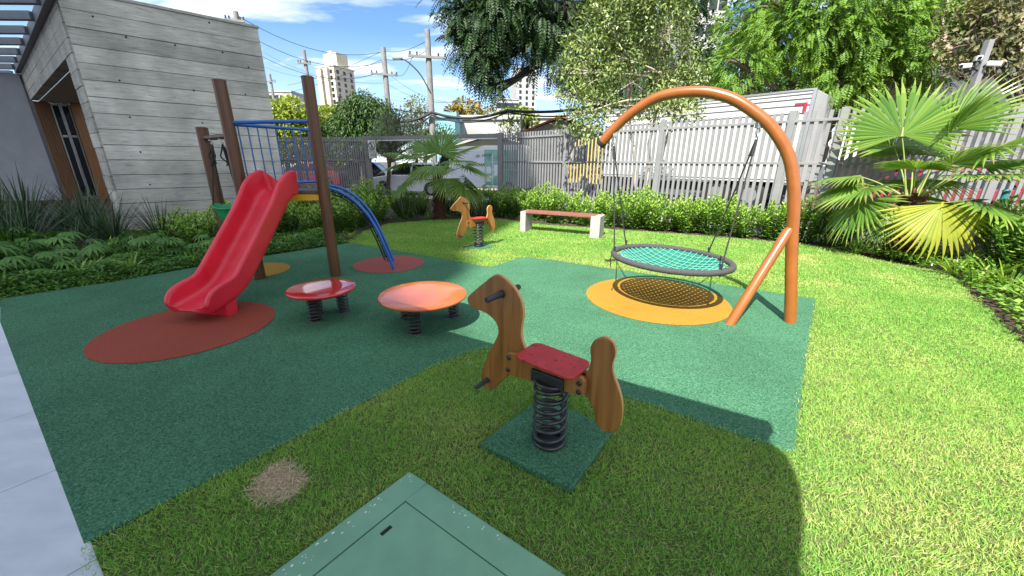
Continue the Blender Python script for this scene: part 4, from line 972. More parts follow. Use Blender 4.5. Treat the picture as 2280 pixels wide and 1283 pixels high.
# ---- fan palms ----
def fan_mesh(R, seed, nseg=38, span=150, fold=.16, droop=.12, pet=.5, tipdroop=.25, cut=.52, cup=0.):
    r0 = np.random.default_rng(seed); V, F, RR = [], [], []
    dth = math.radians(2 * span / nseg)
    for i in range(nseg):
        th = math.radians(-span) + dth * (i + .5) + r0.normal(0, .012); l = R * (.80 + .20 * math.cos(th * .8)) * r0.uniform(.93, 1.05)
        c, s = math.cos(th), math.sin(th); k = len(V); td = tipdroop * r0.uniform(.5, 1.6)
        for t in (0.02, .25, cut, .70, .86, 1.0):
            hw = l * t * math.tan(dth / 2) * 1.02 if t <= cut else l * cut * math.tan(dth / 2) * max(0.02, 1 - ((t - cut) / (1 - cut)) ** 1.3)
            zc = -droop * l * t * t - td * l * max(0, t - cut) ** 2 * 2.2 + cup * l * t * (1 - math.cos(th)) * .5; fo = fold * hw * 2
            for q, dz in ((1, 0), (0, fo), (-1, 0)):
                V.append((l * t * c - s * hw * q, l * t * s + c * hw * q, zc + dz))
        rn = np.clip(r0.normal(.5, .16), 0, .99)
        for j in range(5):
            for q in (0, 1): F.append((k + 3 * j + q, k + 3 * j + q + 1, k + 3 * j + q + 4, k + 3 * j + q + 3)); RR.append(np.clip(rn * .62 + .16 * (j > 2) + (.5 * (r0.uniform() < .45) if j == 4 else 0), 0, .99))
    k = len(V); b = B(); b.tube([(-pet, 0, -.02 * pet), (-pet * .5, 0, .0), (0, 0, 0), (R * .12, 0, .0)], [.02, .014, .011, .006], n=6, cap=False)
    F += [tuple(q + k for q in f) for f in b.f]; RR += [.85] * len(b.f); V += b.v
    return np_mesh('frond', np.array(V), np.array(F), np.array(RR))
def palm(label, base, h, rb, fr, meshes, mat):
    t = thing('fan_palm', label, 'palm', base); base = Vector(base)
    b = B(); pts = [base + Vector((.02 * math.sin(3 * q), .02 * math.cos(2 * q), h * q - .05)) for q in np.linspace(0, 1.08, 12)]
    b.tube(pts, [rb * (1.15 - .35 * q) * (1 + .06 * math.sin(31 * q)) for q in np.linspace(0, 1, 12)], n=14)
    for k in range(int(h * 110)):
        z = h * (k + .5) / int(h * 110); a = k * 2.4; r_ = rb * (1.1 - .3 * z / h); d = Vector((math.cos(a), math.sin(a), 0))
        b.bar(base + d * r_ * .8 + Vector((0, 0, z)), base + d * (r_ + .035 + random.uniform(0, .03)) + Vector((0, 0, z + .09)), .055 * rb / .12, .014)
    b.build('trunk', M['palm_trunk'], t)
    for i, (az, el, pet, s, roll, tw, *bz_) in enumerate(fr):
        az, el = math.radians(az), math.radians(el); me = meshes[i % len(meshes)][0 if tw < .5 else 1]
        out = Vector((math.cos(az), math.sin(az), 0)); src = base + Vector((0, 0, h * (1.0 if el > .2 else .9))) + out * rb * .5
        pd = out * math.cos(el) + Vector((0, 0, math.sin(el))); hub = src + pd * pet
        bend = math.radians(roll)
        if bz_: az = math.radians(bz_[0]); out = Vector((math.cos(az), math.sin(az), 0))
        fd = out * math.cos(el - bend) + Vector((0, 0, math.sin(el - bend)))       # blade bends down from its stalk
        sdv = Vector((-math.sin(az), math.cos(az), 0)); nv = fd.cross(sdv)
        if nv.z < 0 and el - bend > -1.2: nv = -nv; sdv = -sdv
        o = bpy.data.objects.new('frond', me); COL.objects.link(o)
        sdv = nv.cross(fd)
        mw = Matrix.Translation(hub) @ Matrix((fd, sdv, nv)).transposed().to_4x4() @ Matrix.Diagonal((s, s, s, 1))
        o.parent = t; o.matrix_parent_inverse = Matrix.Translation(-base); o.matrix_basis = mw
        bb = B(); bb.tube(smoothpath([src, lerp(src, hub, .55) + Vector((0, 0, .03)), hub], 6), [.019, .015, .012, .011, .010, .009, .008][:7], n=6); bb.build('stalk', M[mat + '_stalk'] if mat + '_stalk' in M else M[mat], t)
    return t
def pm(me, m): me.materials.append(M[m]); return me
M['palm_stalk'] = pbr('palm_stalk', (.16, .22, .05), (.24, .28, .07), scale=8, rough=.5)
FANS = [(pm(fan_mesh(.62, 1, pet=.02, span=118, nseg=34, fold=.26, tipdroop=.12, cut=.58), 'palm'), pm(fan_mesh(.6, 11, pet=.02, span=84, nseg=26, fold=.26, droop=.1, tipdroop=.15, cut=.6), 'palm_yellow')), (pm(fan_mesh(.6, 2, pet=.02, span=100, nseg=32, fold=.26, droop=.14, tipdroop=.25, cut=.55), 'palm'), pm(fan_mesh(.6, 12, pet=.02, span=84, nseg=26, fold=.26, droop=.1, tipdroop=.15, cut=.6), 'palm_yellow')), (pm(fan_mesh(.64, 3, pet=.02, span=112, nseg=34, fold=.26, droop=.08, cup=.15, tipdroop=.15, cut=.56), 'palm'), pm(fan_mesh(.6, 13, pet=.02, span=84, nseg=26, fold=.26, droop=.1, tipdroop=.15, cut=.6), 'palm_yellow'))]
# right palm: (azimuth, elevation, stalk length, size, bend, yellow)
palm('large sunlit fan palm with a shaggy trunk in front of the fence at the right', (6.62, 6.45, 0), 1.0, .16, [
 (135, 74, 1.02, 1.68, 4, 0, 62), (20, 74, 1.12, 1.55, 2, 0, 10), (10, 78, 1.0, 1.2, 10, 0, 300), (318, 52, .95, 1.75, 18, 0), (270, 58, .62, 1.15, 20, 0), (312, 28, .78, 1.6, 22, 0), (305, 6, .70, 1.5, 28, 0),
 (140, 26, .74, 1.25, 30, 0), (165, 14, .62, 1.25, 38, 0), (170, 2, .60, 1.35, 58, 0), (252, 6, .62, 1.38, 76, 1), (215, 50, .6, .95, 30, 0), (285, 40, .6, .9, 40, 0),
 (60, 50, .9, 1.5, 20, 0), (95, 60, .95, 1.5, 15, 0), (345, 38, .85, 1.5, 25, 0), (40, 20, .8, 1.4, 35, 0), (110, 15, .7, 1.4, 40, 0), (0, 0, .7, 1.4, 45, 0), (200, -18, .5, 1.0, 55, 0)], FANS, 'palm')
palm('dark fan palm with a reddish brown trunk in the shaded bed before the gateway', (-2.02, 10.6, 0), 1.15, .135, [
 (70, 78, .60, 1.35, 6, 0), (190, 42, .72, 1.35, 28, 0), (178, 22, .78, 1.35, 34, 0), (205, 0, .72, 1.25, 40, 0), (330, 36, .66, 1.3, 34, 0), (352, 18, .76, 1.35, 38, 0), (335, -6, .72, 1.3, 42, 0), (275, 30, .5, 1.1, 50, 0),
 (20, 50, .7, 1.3, 25, 0), (120, 60, .7, 1.3, 20, 0), (150, 40, .7, 1.3, 28, 0), (5, 2, .7, 1.25, 42, 0), (240, 20, .5, 1.0, 55, 0), (300, 5, .55, 1.1, 50, 0)], FANS, 'palm')
# ================= fences =================
def frame2(a, c):
    d = (c - a).normalized(); return d, Vector((-d.y, d.x, 0)), (c - a).length
def fence_bays(root, pts, H, sp, w, post_at=None, base=.10):
    for i in range(len(pts) - 1):
        a, c = pts[i], pts[i + 1]; d, n, L = frame2(a, c); R = Matrix((d, n, Vector((0, 0, 1)))).transposed()
        b = B(); k = max(2, int(L / sp))
        for j in range(k):
            p = a + d * (L * (j + .5) / k); b.box((p.x, p.y, (base + H) / 2), (w, .028, H - base), R)
        b.build('slat_panel', M['fence'], root)
        for z in (H - .17, 1.53, .22):
            b = B(); p = (a + c) / 2 - n * .031; b.box((p.x, p.y, z), (L - .09, .034, .05), R); b.build('rail', M['fence'], root, bevel=.003)
    for p, (d, n, L) in post_at:
        R = Matrix((d, n, Vector((0, 0, 1)))).transposed(); b = B(); b.box((p.x, p.y, H / 2 - .02), (.125, .10, H + .1), R); b.build('post', M['fence'], root, bevel=.004)
fr = frame2(pGR, p4)
fr2 = frame2(p6, pFR)
f1 = thing('slat_fence', 'long sunlit grey slatted metal fence behind the hedge, bench and basket swing', 'fence', tuple(pGR))
pts = [pGR + fr[0] * .08, p3, p4, p5, p6]
fence_bays(f1, pts, H_F, .125, .062, [(p, fr) for p in (p3, p4, p5, p6)])
f3 = thing('slat_fence', 'grey slatted metal fence section behind the right palm', 'fence', tuple(p6))
fence_bays(f3, [p6 + fr2[0] * .08, p6.lerp(pFR, .62), pFR], H_F, .125, .062, [(p6.lerp(pFR, .62), fr2), (pFR, fr2)])
frl = frame2(pL, pGL); pLL = pL - frl[0] * 4
f2 = thing('slat_fence', 'shaded grey slatted metal fence between the concrete wall and the gateway', 'fence', tuple(pGL))
fence_bays(f2, [pLL, pL.lerp(pGL, .1), pGL - frl[0] * .08], H_F, .105, .06, [(pL.lerp(pGL, .1), frl)])
gt = thing('gateway', 'open grey steel gateway frame with two posts and a long top bar', 'gateway', tuple(pGL))
fg = frame2(pGL, pGR); R = Matrix((fg[0], fg[1], Vector((0, 0, 1)))).transposed()
for p in (pGL, pGR):
    b = B(); b.box((p.x, p.y, 1.25), (.20, .16, 2.56), R); b.build('post', M['fence'], gt, bevel=.005)
b = B(); p = (pGL + pGR) / 2; b.box((p.x, p.y, 2.44), (fg[2] - .202, .12, .14), R); b.build('top_bar', M['fence'], gt, bevel=.005)
b = B(); p = (pGL + pGR) / 2 - fg[1] * .02; b.box((p.x, p.y, 2.345), (fg[2] - .202, .05, .045), R); b.build('track', M['white'], gt)
# no-parking sign at the gateway
sp_ = pGL + fg[0] * .36 - fg[1] * .09; sg = thing('parking_sign', 'white no-parking sign with a crossed-out E in a black ring beside the left gate post', 'sign', (sp_.x, sp_.y, 1.75))
def sgn(x, z, y): return sp_ + fg[0] * x + fg[1] * y + Vector((0, 0, z))
b = B(); b.prism([(-.21, 1.62), (.21, 1.62), (.21, 2.36), (-.21, 2.36)], sgn, -.004, .004); b.build('plate', M['white'], sg)
b = B(); cz = 2.13
ring = [(math.cos(q), math.sin(q)) for q in np.linspace(0, 2 * math.pi, 40)]
for i in range(39): b.prism([(.175 * ring[i][0], cz + .175 * ring[i][1]), (.175 * ring[i + 1][0], cz + .175 * ring[i + 1][1]), (.145 * ring[i + 1][0], cz + .145 * ring[i + 1][1]), (.145 * ring[i][0], cz + .145 * ring[i][1])], sgn, -.0065, -.0045)
for (x0, z0, x1, z1) in ((-.05, -.09, -.02, .09), (-.02, .06, .06, .09), (-.02, -.015, .05, .015), (-.02, -.09, .06, -.06)): b.prism([(x0, cz + z0), (x1, cz + z0), (x1, cz + z1), (x0, cz + z1)], sgn, -.0065, -.0045)
b.prism([(-.118, cz + .098), (-.098, cz + .118), (.118, cz - .098), (.098, cz - .118)], sgn, -.0085, -.0066)
b.build('symbol', M['ink'], sg)

# ================= concrete building on the left =================
WR = Vector((-6.05, 10.4, 0)); wd = Vector((.735, .678, 0)); HB = 4.5
def azhit(P, d, u, v):
    r = ray(u, v); A = np.array([[r.x, -d.x], [r.y, -d.y]]); t = np.linalg.solve(A, np.array([P.x, P.y])); return t[1]
tL = azhit(WR, -wd, 200, 230); WL = WR - wd * tL
sdir = Vector((-.80, .60, 0)).normalized(); tE = azhit(WL, sdir, 48, 237); tE = min(max(tE, 6.), 11.)
WE = WL + sdir * tE
bld = thing('concrete_building', 'low building of board-marked grey concrete with a wood and glass entrance', 'building', tuple(WL))
wn_ = Vector((wd.y, -wd.x, 0))     # outward, towards the lawn
def boards(P, d, n_out, L, z0, z1, h, seed, name='wall', lmin=2.6, lmax=9.):
    r0 = random.Random(seed); b = B(); rn = []
    z = z0; rows = max(1, round((z1 - z0) / h)); hh = (z1 - z0) / rows
    for r_ in range(rows):
        x = 0.
        while x < L - 1e-6:
            l = min(r0.uniform(lmin, lmax), L - x)
            if L - x - l < .5: l = L - x
            o = r0.uniform(0, .012); nf = len(b.f)
            g0 = .011
            c = P + d * (x + l / 2) + n_out * (-.10 + o / 2); R = Matrix((d, -n_out, Vector((0, 0, 1)))).transposed()
            b.box((c.x, c.y, z + hh / 2), (l - .0015, .20 + o, hh - g0), R); rn += [r0.random()] * 6; x += l
        z += hh
    return b, rn
# wall mesh is built in its own frame so the grain runs along the boards
def local_wall(P, d, n_out, L, z0, z1, h, seed, name='wall'):
    b, rn = boards(Vector((0, 0, 0)), Vector((1, 0, 0)), Vector((0, -1, 0)), L, z0, z1, h, seed)
    o = b.build(name, M['board'], bld, rnd=rn)
    mw = Matrix.Translation(P) @ Matrix((d, -n_out, Vector((0, 0, 1)))).transposed().to_4x4()
    o.matrix_parent_inverse = Matrix.Translation(-Vector(bld.location)) @ mw if False else o.matrix_parent_inverse
    o.matrix_parent_inverse = Matrix.Identity(4); o.matrix_basis = Matrix.Translation(-Vector(bld.location)) @ mw
    return o
local_wall(WL, wd, wn_, tL, 0, HB - .05, .29, 3)
b = B(); c = (WL + WR) / 2 - wn_ * .13; b.box((c.x, c.y, HB / 2 - .05), (tL - .01, .05, HB - .15), Matrix((wd, -wn_, Vector((0, 0, 1)))).transposed()); b.build('backing', M['black_gap'], bld)
b = B(); c = (WL + WR) / 2 - wn_ * .12; b.box((c.x, c.y, HB - .025), (tL + .04, .30, .05), Matrix((wd, -wn_, Vector((0, 0, 1)))).transposed()); b.build('coping', M['bench_concrete'], bld)
for cx_, cy_ in ((720, 212), (1000, 258), (1272, 300), (683, 460), (1107, 518), (1402, 540), (742, 670), (1157, 702), (803, 869), (857, 1056), (530, 95), (1195, 130), (1420, 385)):
    r = ray(cx_ / 2.566, cy_ / 2.566); P0 = Vector((0, 0, CAMH)); q = P0 + r * ((WL + wn_ * .012 - P0).dot(wn_) / r.dot(wn_))
    b = B(); b.tube([q - wn_ * .03, q + wn_ * .003], .017, n=12); b.build('tie_hole', M['black_gap'], bld)
sn_ = Vector((-sdir.y, sdir.x, 0))
if sn_.y > 0: sn_ = -sn_
def side(t): return WL + sdir * t
t1 = azhit(WL, sdir, 151, 142); t1 = max(.5, t1)
HL = 3.45
local_wall(side(.21), sdir, sn_, t1 - .21, 0, HL, .29, 5); local_wall(side(.21), sdir, sn_, tE - .21, HL + .004, HB - .05, .26, 6)
Rs = Matrix((sdir, -sn_, Vector((0, 0, 1)))).transposed()
def sbox(t0, t1_, dep, z0, z1, th): c = side((t0 + t1_) / 2) - sn_ * dep; return (c.x, c.y, (z0 + z1) / 2), (t1_ - t0, th, z1 - z0), Rs
b = B(); b.box(*sbox(t1 + .01, tE, .75, HL - .02, HL + .003, 1.1)); b.build('soffit', M['bench_concrete'], bld)
PDEP = 3.4
b = B(); b.box(*sbox(t1 + .02, tE, PDEP, 0, HL - .03, .06)); b.build('interior', M['slat_wood'], bld)
b = B(); b.box(*sbox(t1 - .3, t1 - .0, PDEP / 2 + .1, 0, HL - .03, PDEP - .3)); b.build('inner_wall', M['bench_concrete'], bld)
Rp = Matrix((sn_, sdir, Vector((0, 0, 1)))).transposed()
def ebox(d0, d1, back, z0, z1, th): c = side(tE - back) - sn_ * ((d0 + d1) / 2); return (c.x, c.y, (z0 + z1) / 2), (d1 - d0, th, z1 - z0), Rp
b = B()
for k in range(6): b.box(*ebox(.02 + .38 * k / 6, .02 + .38 * (k + .72) / 6, .3, 0, HL - .03, .06))
b.box(*ebox(.02, .40, .24, 0, HL - .03, .03)); b.build('slatted_panel', M['slat_wood'], bld)
b = B(); b.box(*ebox(.86, PDEP, .75, 0, HL - .03, .10)); b.build('wood_panel', M['wood_panel'], bld, bevel=.004)
b = B(); b.box(*ebox(.40, .95, .04, 0, HL - .03, .04)); b.build('dark_interior', M['black_gap'], bld)
for k in range(2):
    a_, c_ = .41 + .235 * k, .41 + .235 * (k + 1) - .008; dr = B()
    for q0, q1, z0, z1 in ((a_, a_ + .035, 0, HL - .05), (c_ - .035, c_, 0, HL - .05), (a_ + .052, c_ - .052, 0, .12), (a_ + .052, c_ - .052, 2.25, 2.33), (a_ + .052, c_ - .052, HL - .13, HL - .05)): dr.box(*ebox(q0, q1, .35, z0, z1, .06))
    do = dr.build('glass_door', M['alu'], bld); gl = B(); gl.box(*ebox(a_ + .05, c_ - .05, .35, .12, HL - .13, .012)); gl.build('pane', M['dark_glass'], do)
    if k == 0:
        hd = B(); p0 = side(tE - .47) - sn_ * (c_ - .03); hd.tube([p0 + Vector((0, 0, .85)), p0 + Vector((0, 0, 1.45))], .02, n=10); hd.build('handle', M['alu'], do)
# grey rendered wall and pergola beyond the entrance
gw = thing('rendered_wall', 'plain blue-grey rendered wall at the left edge beside the entrance', 'wall', tuple(WE))
ge = WE - Vector((.86, .25, 0)) * 8; gd, gn, gL_ = frame2(ge, WE); c = (ge + WE) / 2
b = B(); b.box((c.x, c.y, 2.14), (gL_, .2, 4.28), Matrix((gd, gn, Vector((0, 0, 1)))).transposed()); b.build('wall', M['grey_render'], gw)
pg = thing('pergola', 'grey metal pergola of parallel beams beside the concrete building', 'pergola', (WL.x, WL.y, 4.3))
b = B(); b.bar(side(-.3) + sn_ * .07 + Vector((0, 0, HB - .10)), side(tE) + sn_ * .07 + Vector((0, 0, HB - .10)), .11, .22); b.build('edge_beam', M['pergola_dark'], pg)
for v in (-22, 14, 49, 79, 103, 124, 141, 156, 170, 182):
    lo_t, hi_t = -6., tE + 3
    for _ in range(40):                      # beam spacing follows the edge beam
        m_ = (lo_t + hi_t) / 2; p = side(m_) + Vector((0, 0, HB - .15)) - Vector((0, 0, CAMH))
        if PH / 2 - FPX * p.dot(_u) / p.dot(_f) > v: hi_t = m_
        else: lo_t = m_
    p = side(lo_t) + sn_ * .13
    b = B(); b.box((p.x - 5.5, p.y, HB - .07), (11, .13, .16)); b.build('beam', M['pergola'], pg)
# building whose shadow covers the left of the garden (behind the camera)
K = Vector((KX, KY, 0))
def lift(p, z): return (p[0] - KX * z, p[1] - KY * z)
HT = 60.
tw_poly = [lift(p, HT) for p in ((.8, -3.0), (.8, 1.0), (-1.2, 3.42), (-.95, 4.2), (-.72, 5.0), (-.95, 6.1), (-.75, 7.1), (-.08, 9.5), (.85, 13.2), (1.3, 20.8), (-7.5, 22), (-22, 20), (-25, 4), (-14, -3))]
b = B(); b.prism(tw_poly, lambda x, y, z: Vector((x, y, z)), -.04, HT)
tw = thing('apartment_block', 'apartment block standing behind the photographer that shades the play area', 'building', (tw_poly[0][0], tw_poly[0][1], 0))
b.build('wall', M['tower_wall'], tw)
b = B(); b.prism([(x * 1.0 + .0, y) for x, y in tw_poly], lambda x, y, z: Vector((x, y, z)), HT + .01, HT + .5); b.build('roof', M['roof_grey'], tw)
ZC = 3.4
can = [lift(p, ZC) for p in ((.9, .4), (1.11, 1.04), (1.30, 1.28), (1.41, 1.45), (1.455, 1.58), (1.43, 1.68), (1.42, 1.74), (1.545, 1.86), (-.2, 2.88), (-1.2, 3.46), (-2.6, 4.2), (-5, 0), (-1, -1))]
cp = thing('veranda_roof', 'flat veranda roof above and behind the photographer casting the near shade', 'roof', (can[0][0], can[0][1], 0))
b = B(); b.prism(can, lambda x, y, z: Vector((x, y, z)), ZC - .0, ZC + .12); b.build('slab', M['tower_wall'], cp)
for x, y in ((-2.2, -.35), (-.85, -1.95)):
    b = B(); b.tube([(x, y, -.05), (x, y, ZC)], .06, n=14); b.build('post', M['black_metal'], cp)
# ================= trees beyond the fence =================
def pb(u, v, Y, rp): p = at(u, v, Y); return (tuple(p), rp * p.y / (FPX * .95) * 1.0)
def blobs(lst): return [(lambda q, r: (q[0], (r * 1.0, r * 1.0, r * .85)))(pb(u, v, Y, rp), pb(u, v, Y, rp)[1]) for u, v, Y, rp in lst]
tree('tipuana_tree', 'huge dark feathery-leaved tree whose drooping branches hang into the top of the photo', (6.2, 21, -.05), (6.6, 20.5, 6.5), .34,
     blobs([(1005, 75, 19, 40), (1060, 105, 19, 50), (1020, 20, 19, 50), (1100, 40, 19, 70), (1085, 150, 19, 36), (1145, 95, 19.5, 55), (1108, 200, 19, 24), (1210, 120, 20, 55), (1150, 20, 19.5, 70), (1075, -50, 19, 80), (1180, -80, 19.5, 100), (1240, 30, 19, 70), (1300, 140, 21, 60), (1420, 60, 21, 95), (1410, 190, 21, 75), (1330, 20, 21, 80), (1500, 0, 21, 60), (1340, 150, 21, 60), (1450, -60, 21, 80)]),
     'feather_dark', 'feather', dens=24, L=.44, W=.32, gap=-.06, fill=.3, gs=.9, npair=7, droop=.6, down=-.3, tint=-.05, seed=1., bark='bark_dark', lift=1.6)
tree('tipuana_tree', 'bright feathery sunlit tree above the white truck', (11.6, 15.2, -.05), (11.4, 15, 3.6), .26,
     blobs([(1650, 150, 15, 55), (1660, 60, 16, 55), (1720, 90, 15, 70), (1720, 0, 15, 60), (1800, 70, 14.5, 85), (1800, 160, 14.5, 55), (1870, 180, 14, 60), (1880, 90, 14, 85), (1960, 60, 14, 80), (1970, 150, 14, 75), (2040, 90, 14, 75), (2060, 20, 14, 70), (2060, 160, 14, 45), (1930, 200, 14, 40), (1860, -20, 14, 80), (1980, -40, 14, 80), (1760, 195, 15, 36), (1640, 195, 15, 36)]),
     'feather_bright', 'feather', dens=50, L=.27, W=.40, gap=-.10, fill=.35, gs=1.7, npair=6, droop=.5, down=-.25, tint=-.02, seed=4.)
tree('dark_tree', 'deep green shaded tree filling the gap behind the white truck', (13.5, 20.5, -.05), (13.2, 20.5, 3.5), .25,
     blobs([(1640, 110, 21, 90), (1760, 120, 20, 100), (1850, 190, 19, 60), (1700, 200, 20, 60), (1560, 150, 22, 50), (1930, 150, 19, 90)]), 'bushy', 'leaf', dens=42, L=.22, W=.12, gap=-.35, seed=2.)
tree('ficus_tree', 'pale grey-green young tree with whitish stems leaning over the fence behind the arch', tuple(Vector((4.1, 12.1, -.05))), tuple(Vector((4.15, 12.0, 2.6))), .062,
     blobs([(1300, 110, 11.8, 50), (1350, 60, 11.8, 62), (1400, 30, 11.8, 62), (1460, 55, 11.8, 70), (1510, 120, 11.8, 58), (1375, 125, 11.6, 55), (1480, 175, 11.8, 38), (1330, 175, 11.6, 48), (1280, 155, 11.4, 34), (1500, 205, 11.6, 48), (1275, 215, 11.2, 34), (1330, 235, 11.2, 42), (1265, 268, 11.0, 32), (1310, 285, 10.9, 26), (1480, 250, 11.3, 42), (1530, 245, 11.3, 32), (1545, 170, 11.6, 30), (1400, -30, 11.8, 70), (1480, -20, 11.8, 60), (1240, 165, 11.4, 20), (1235, 215, 11.3, 15), (1420, 240, 11.3, 30)]),
     'ficus', 'leaf', dens=170, L=.115, W=.056, bark='bark_pale', gap=-.24, fill=.35, gs=2.6, down=-.35, multi=[((4.05, 12.1, -.05), (4.2, 12.1, 4.2)), ((4.2, 12.1, -.05), (4.9, 12.1, 4.0)), ((3.95, 12.1, -.05), (3.2, 12.0, 3.6))], sub=4, seed=3., wig=.12)
tree('olive_tree', 'small grey-green olive tree standing by the street in front of the silver car', tuple(g(862, 433)), tuple(at(868, 352, 17.6)), .11,
     blobs([(850, 310, 17.6, 30), (880, 290, 17.6, 36), (910, 315, 17.6, 34), (870, 335, 17.6, 28), (835, 335, 17.6, 22), (925, 345, 17.6, 24), (890, 262, 17.6, 28), (860, 270, 17.6, 26), (940, 318, 17.6, 22), (900, 290, 17.6, 30)]), 'olive', 'leaf', dens=190, L=.11, W=.028, gap=-.15, fill=.2, gs=3., down=.1, seed=5., sub=4, wig=.08)
tree('weeping_tree', 'rounded dark green weeping tree behind the left fence', tuple(at(810, 420, 24)), tuple(at(810, 300, 24)), .2,
     blobs([(810, 250, 24, 36), (775, 285, 24, 38), (845, 285, 24, 40), (775, 250, 24, 26), (850, 250, 24, 26), (812, 232, 24, 26), (800, 310, 24, 40), (860, 310, 24, 30), (770, 320, 24, 30)]), 'bushy', 'leaf', dens=120, L=.26, W=.08, gap=-.6, down=-.9, seed=6., tint=.12)
tree('yellow_tree', 'sunlit yellow-green tree between the concrete wall and the tower posts', tuple(at(640, 420, 25)), tuple(at(640, 330, 25)), .18,
     blobs([(620, 255, 25, 30), (655, 250, 25, 30), (640, 285, 25, 36), (610, 300, 25, 34), (670, 290, 25, 32), (640, 325, 25, 34), (690, 262, 25, 22), (625, 275, 25, 34), (665, 320, 25, 34), (605, 330, 25, 34)]), 'yellow_tree', 'leaf', dens=110, L=.26, W=.11, gap=-.3, seed=7.)
tree('yellow_tree', 'sunlit yellowish tree below the beige apartment tower', tuple(at(735, 420, 27)), tuple(at(735, 330, 27)), .18,
     blobs([(715, 262, 27, 26), (742, 268, 27, 28), (730, 300, 27, 36), (755, 305, 27, 28), (700, 310, 27, 28), (735, 335, 27, 30), (700, 285, 27, 30), (760, 340, 27, 34)]), 'yellow_tree', 'leaf', dens=100, L=.26, W=.10, gap=-.3, seed=8., tint=-.1)
tree('street_tree', 'airy light green tree beside the tall street lamp pole', tuple(at(928, 420, 27)), tuple(at(928, 300, 27)), .15,
     blobs([(935, 235, 27, 22), (920, 255, 27, 22), (945, 260, 27, 22), (930, 285, 27, 30), (955, 290, 27, 22), (905, 290, 27, 24), (915, 225, 27, 12)]), 'olive', 'leaf', dens=48, L=.24, W=.10, gap=-.15, seed=9.)
tree('street_tree', 'leafy tree with a dark crooked trunk behind the lamp pole', tuple(at(948, 420, 25)), tuple(at(945, 290, 25)), .16,
     blobs([(965, 285, 25, 22), (985, 300, 25, 22), (930, 310, 25, 22), (950, 305, 25, 22)]), 'bushy', 'leaf', dens=40, L=.24, W=.10, gap=-.05, seed=10.)
tree('autumn_tree', 'rust-tinged tree above the pale blue house', tuple(at(1035, 330, 48)), tuple(at(1035, 270, 48)), .3,
     blobs([(1030, 242, 48, 20), (1050, 250, 48, 22), (1010, 252, 48, 16), (1085, 258, 48, 16)]), 'autumn', 'leaf', dens=26, L=.5, W=.25, gap=-.3, seed=11.)
tree('street_tree', 'green treetop before the white apartment tower', tuple(at(1150, 330, 40)), tuple(at(1150, 290, 40)), .25,
     blobs([(1130, 262, 40, 18), (1160, 258, 40, 20), (1185, 262, 40, 14), (1110, 268, 40, 14)]), 'yellow_tree', 'leaf', dens=28, L=.42, W=.2, gap=-.25, seed=12., tint=-.25)
tree('bushy_tree', 'dark bushy plant rising behind the right gate post', tuple(at(1135, 400, 20)), tuple(at(1135, 330, 20)), .08, blobs([(1135, 288, 20, 20), (1150, 300, 20, 16), (1120, 300, 20, 14)]), 'bushy', 'leaf', dens=90, L=.2, W=.04, gap=-.3, down=.8, seed=13.)
tree('bare_bush', 'brownish half-dry climbing bush over the dark wall at the top right', (15.6, 12.2, -.05), (15.6, 12.2, 3.), .12,
     blobs([(2150, 90, 12, 45), (2200, 60, 12, 60), (2250, 40, 12, 60), (2230, 110, 12, 50), (2180, 130, 12, 35), (2270, 130, 12, 40), (2170, 30, 12.5, 40), (2260, -20, 12.5, 60), (2140, 165, 12, 24)]), 'vine', 'leaf', dens=70, L=.16, W=.09, gap=-.05, gs=1.6, seed=14.)
def hill(): pass

# ================= buildings beyond =================
def win_grid(root, P, d, n_out, xs, zs, w, h, mat='dark_glass', fr='off_white'):
    R = Matrix((d, -n_out, Vector((0, 0, 1)))).transposed()
    for x in xs:
        for z in zs:
            c = P + d * x + n_out * .04; b = B(); b.box((c.x, c.y, z), (w, .12, h), R); wo_ = b.build('window', M[mat], root)
def block(name, label, u0, u1, vtop, Y, depth, mat, ang=0., wins=None, roof='off_white', z0=-.05, wsz=(1.2, 1.5), side=None, cat='building'):
    a = at(u0, vtop, Y); c = at(u1, vtop, Y); H = a.z; W = (c.x - a.x)
    t = thing(name, label, cat, (a.x, a.y, 0)); d = Vector((math.cos(ang), math.sin(ang), 0)); n_out = Vector((d.y, -d.x, 0)); P = Vector((a.x, a.y, 0))
    W = W / max(.3, math.cos(ang)); R = Matrix((d, -n_out, Vector((0, 0, 1)))).transposed()
    b = B(); q = P + d * W / 2 - n_out * depth / 2; b.box((q.x, q.y, (H + z0) / 2), (W, depth, H - z0), R); b.build('wall', M[mat], t)
    b = B(); b.box((q.x, q.y, H + .2), (W + .4, depth + .4, .4), R); b.build('roof', M[roof], t)
    if wins:
        nx, nz, zlo = wins; xs = [W * (i + .5) / nx for i in range(nx)]; zs = [zlo + (H - 1.5 - zlo) * j / max(1, nz - 1) for j in range(nz)]
        win_grid(t, P, d, n_out, xs, zs, *wsz)
    if side:
        ns, nz, zlo = side; P2 = P + d * W; d2 = -n_out; zs = [zlo + (H - 1.5 - zlo) * j / max(1, nz - 1) for j in range(nz)]
        win_grid(t, P2, d2, d, [depth * (i + .5) / ns for i in range(ns)], zs, *wsz)
    return t, P, d, n_out, W, H
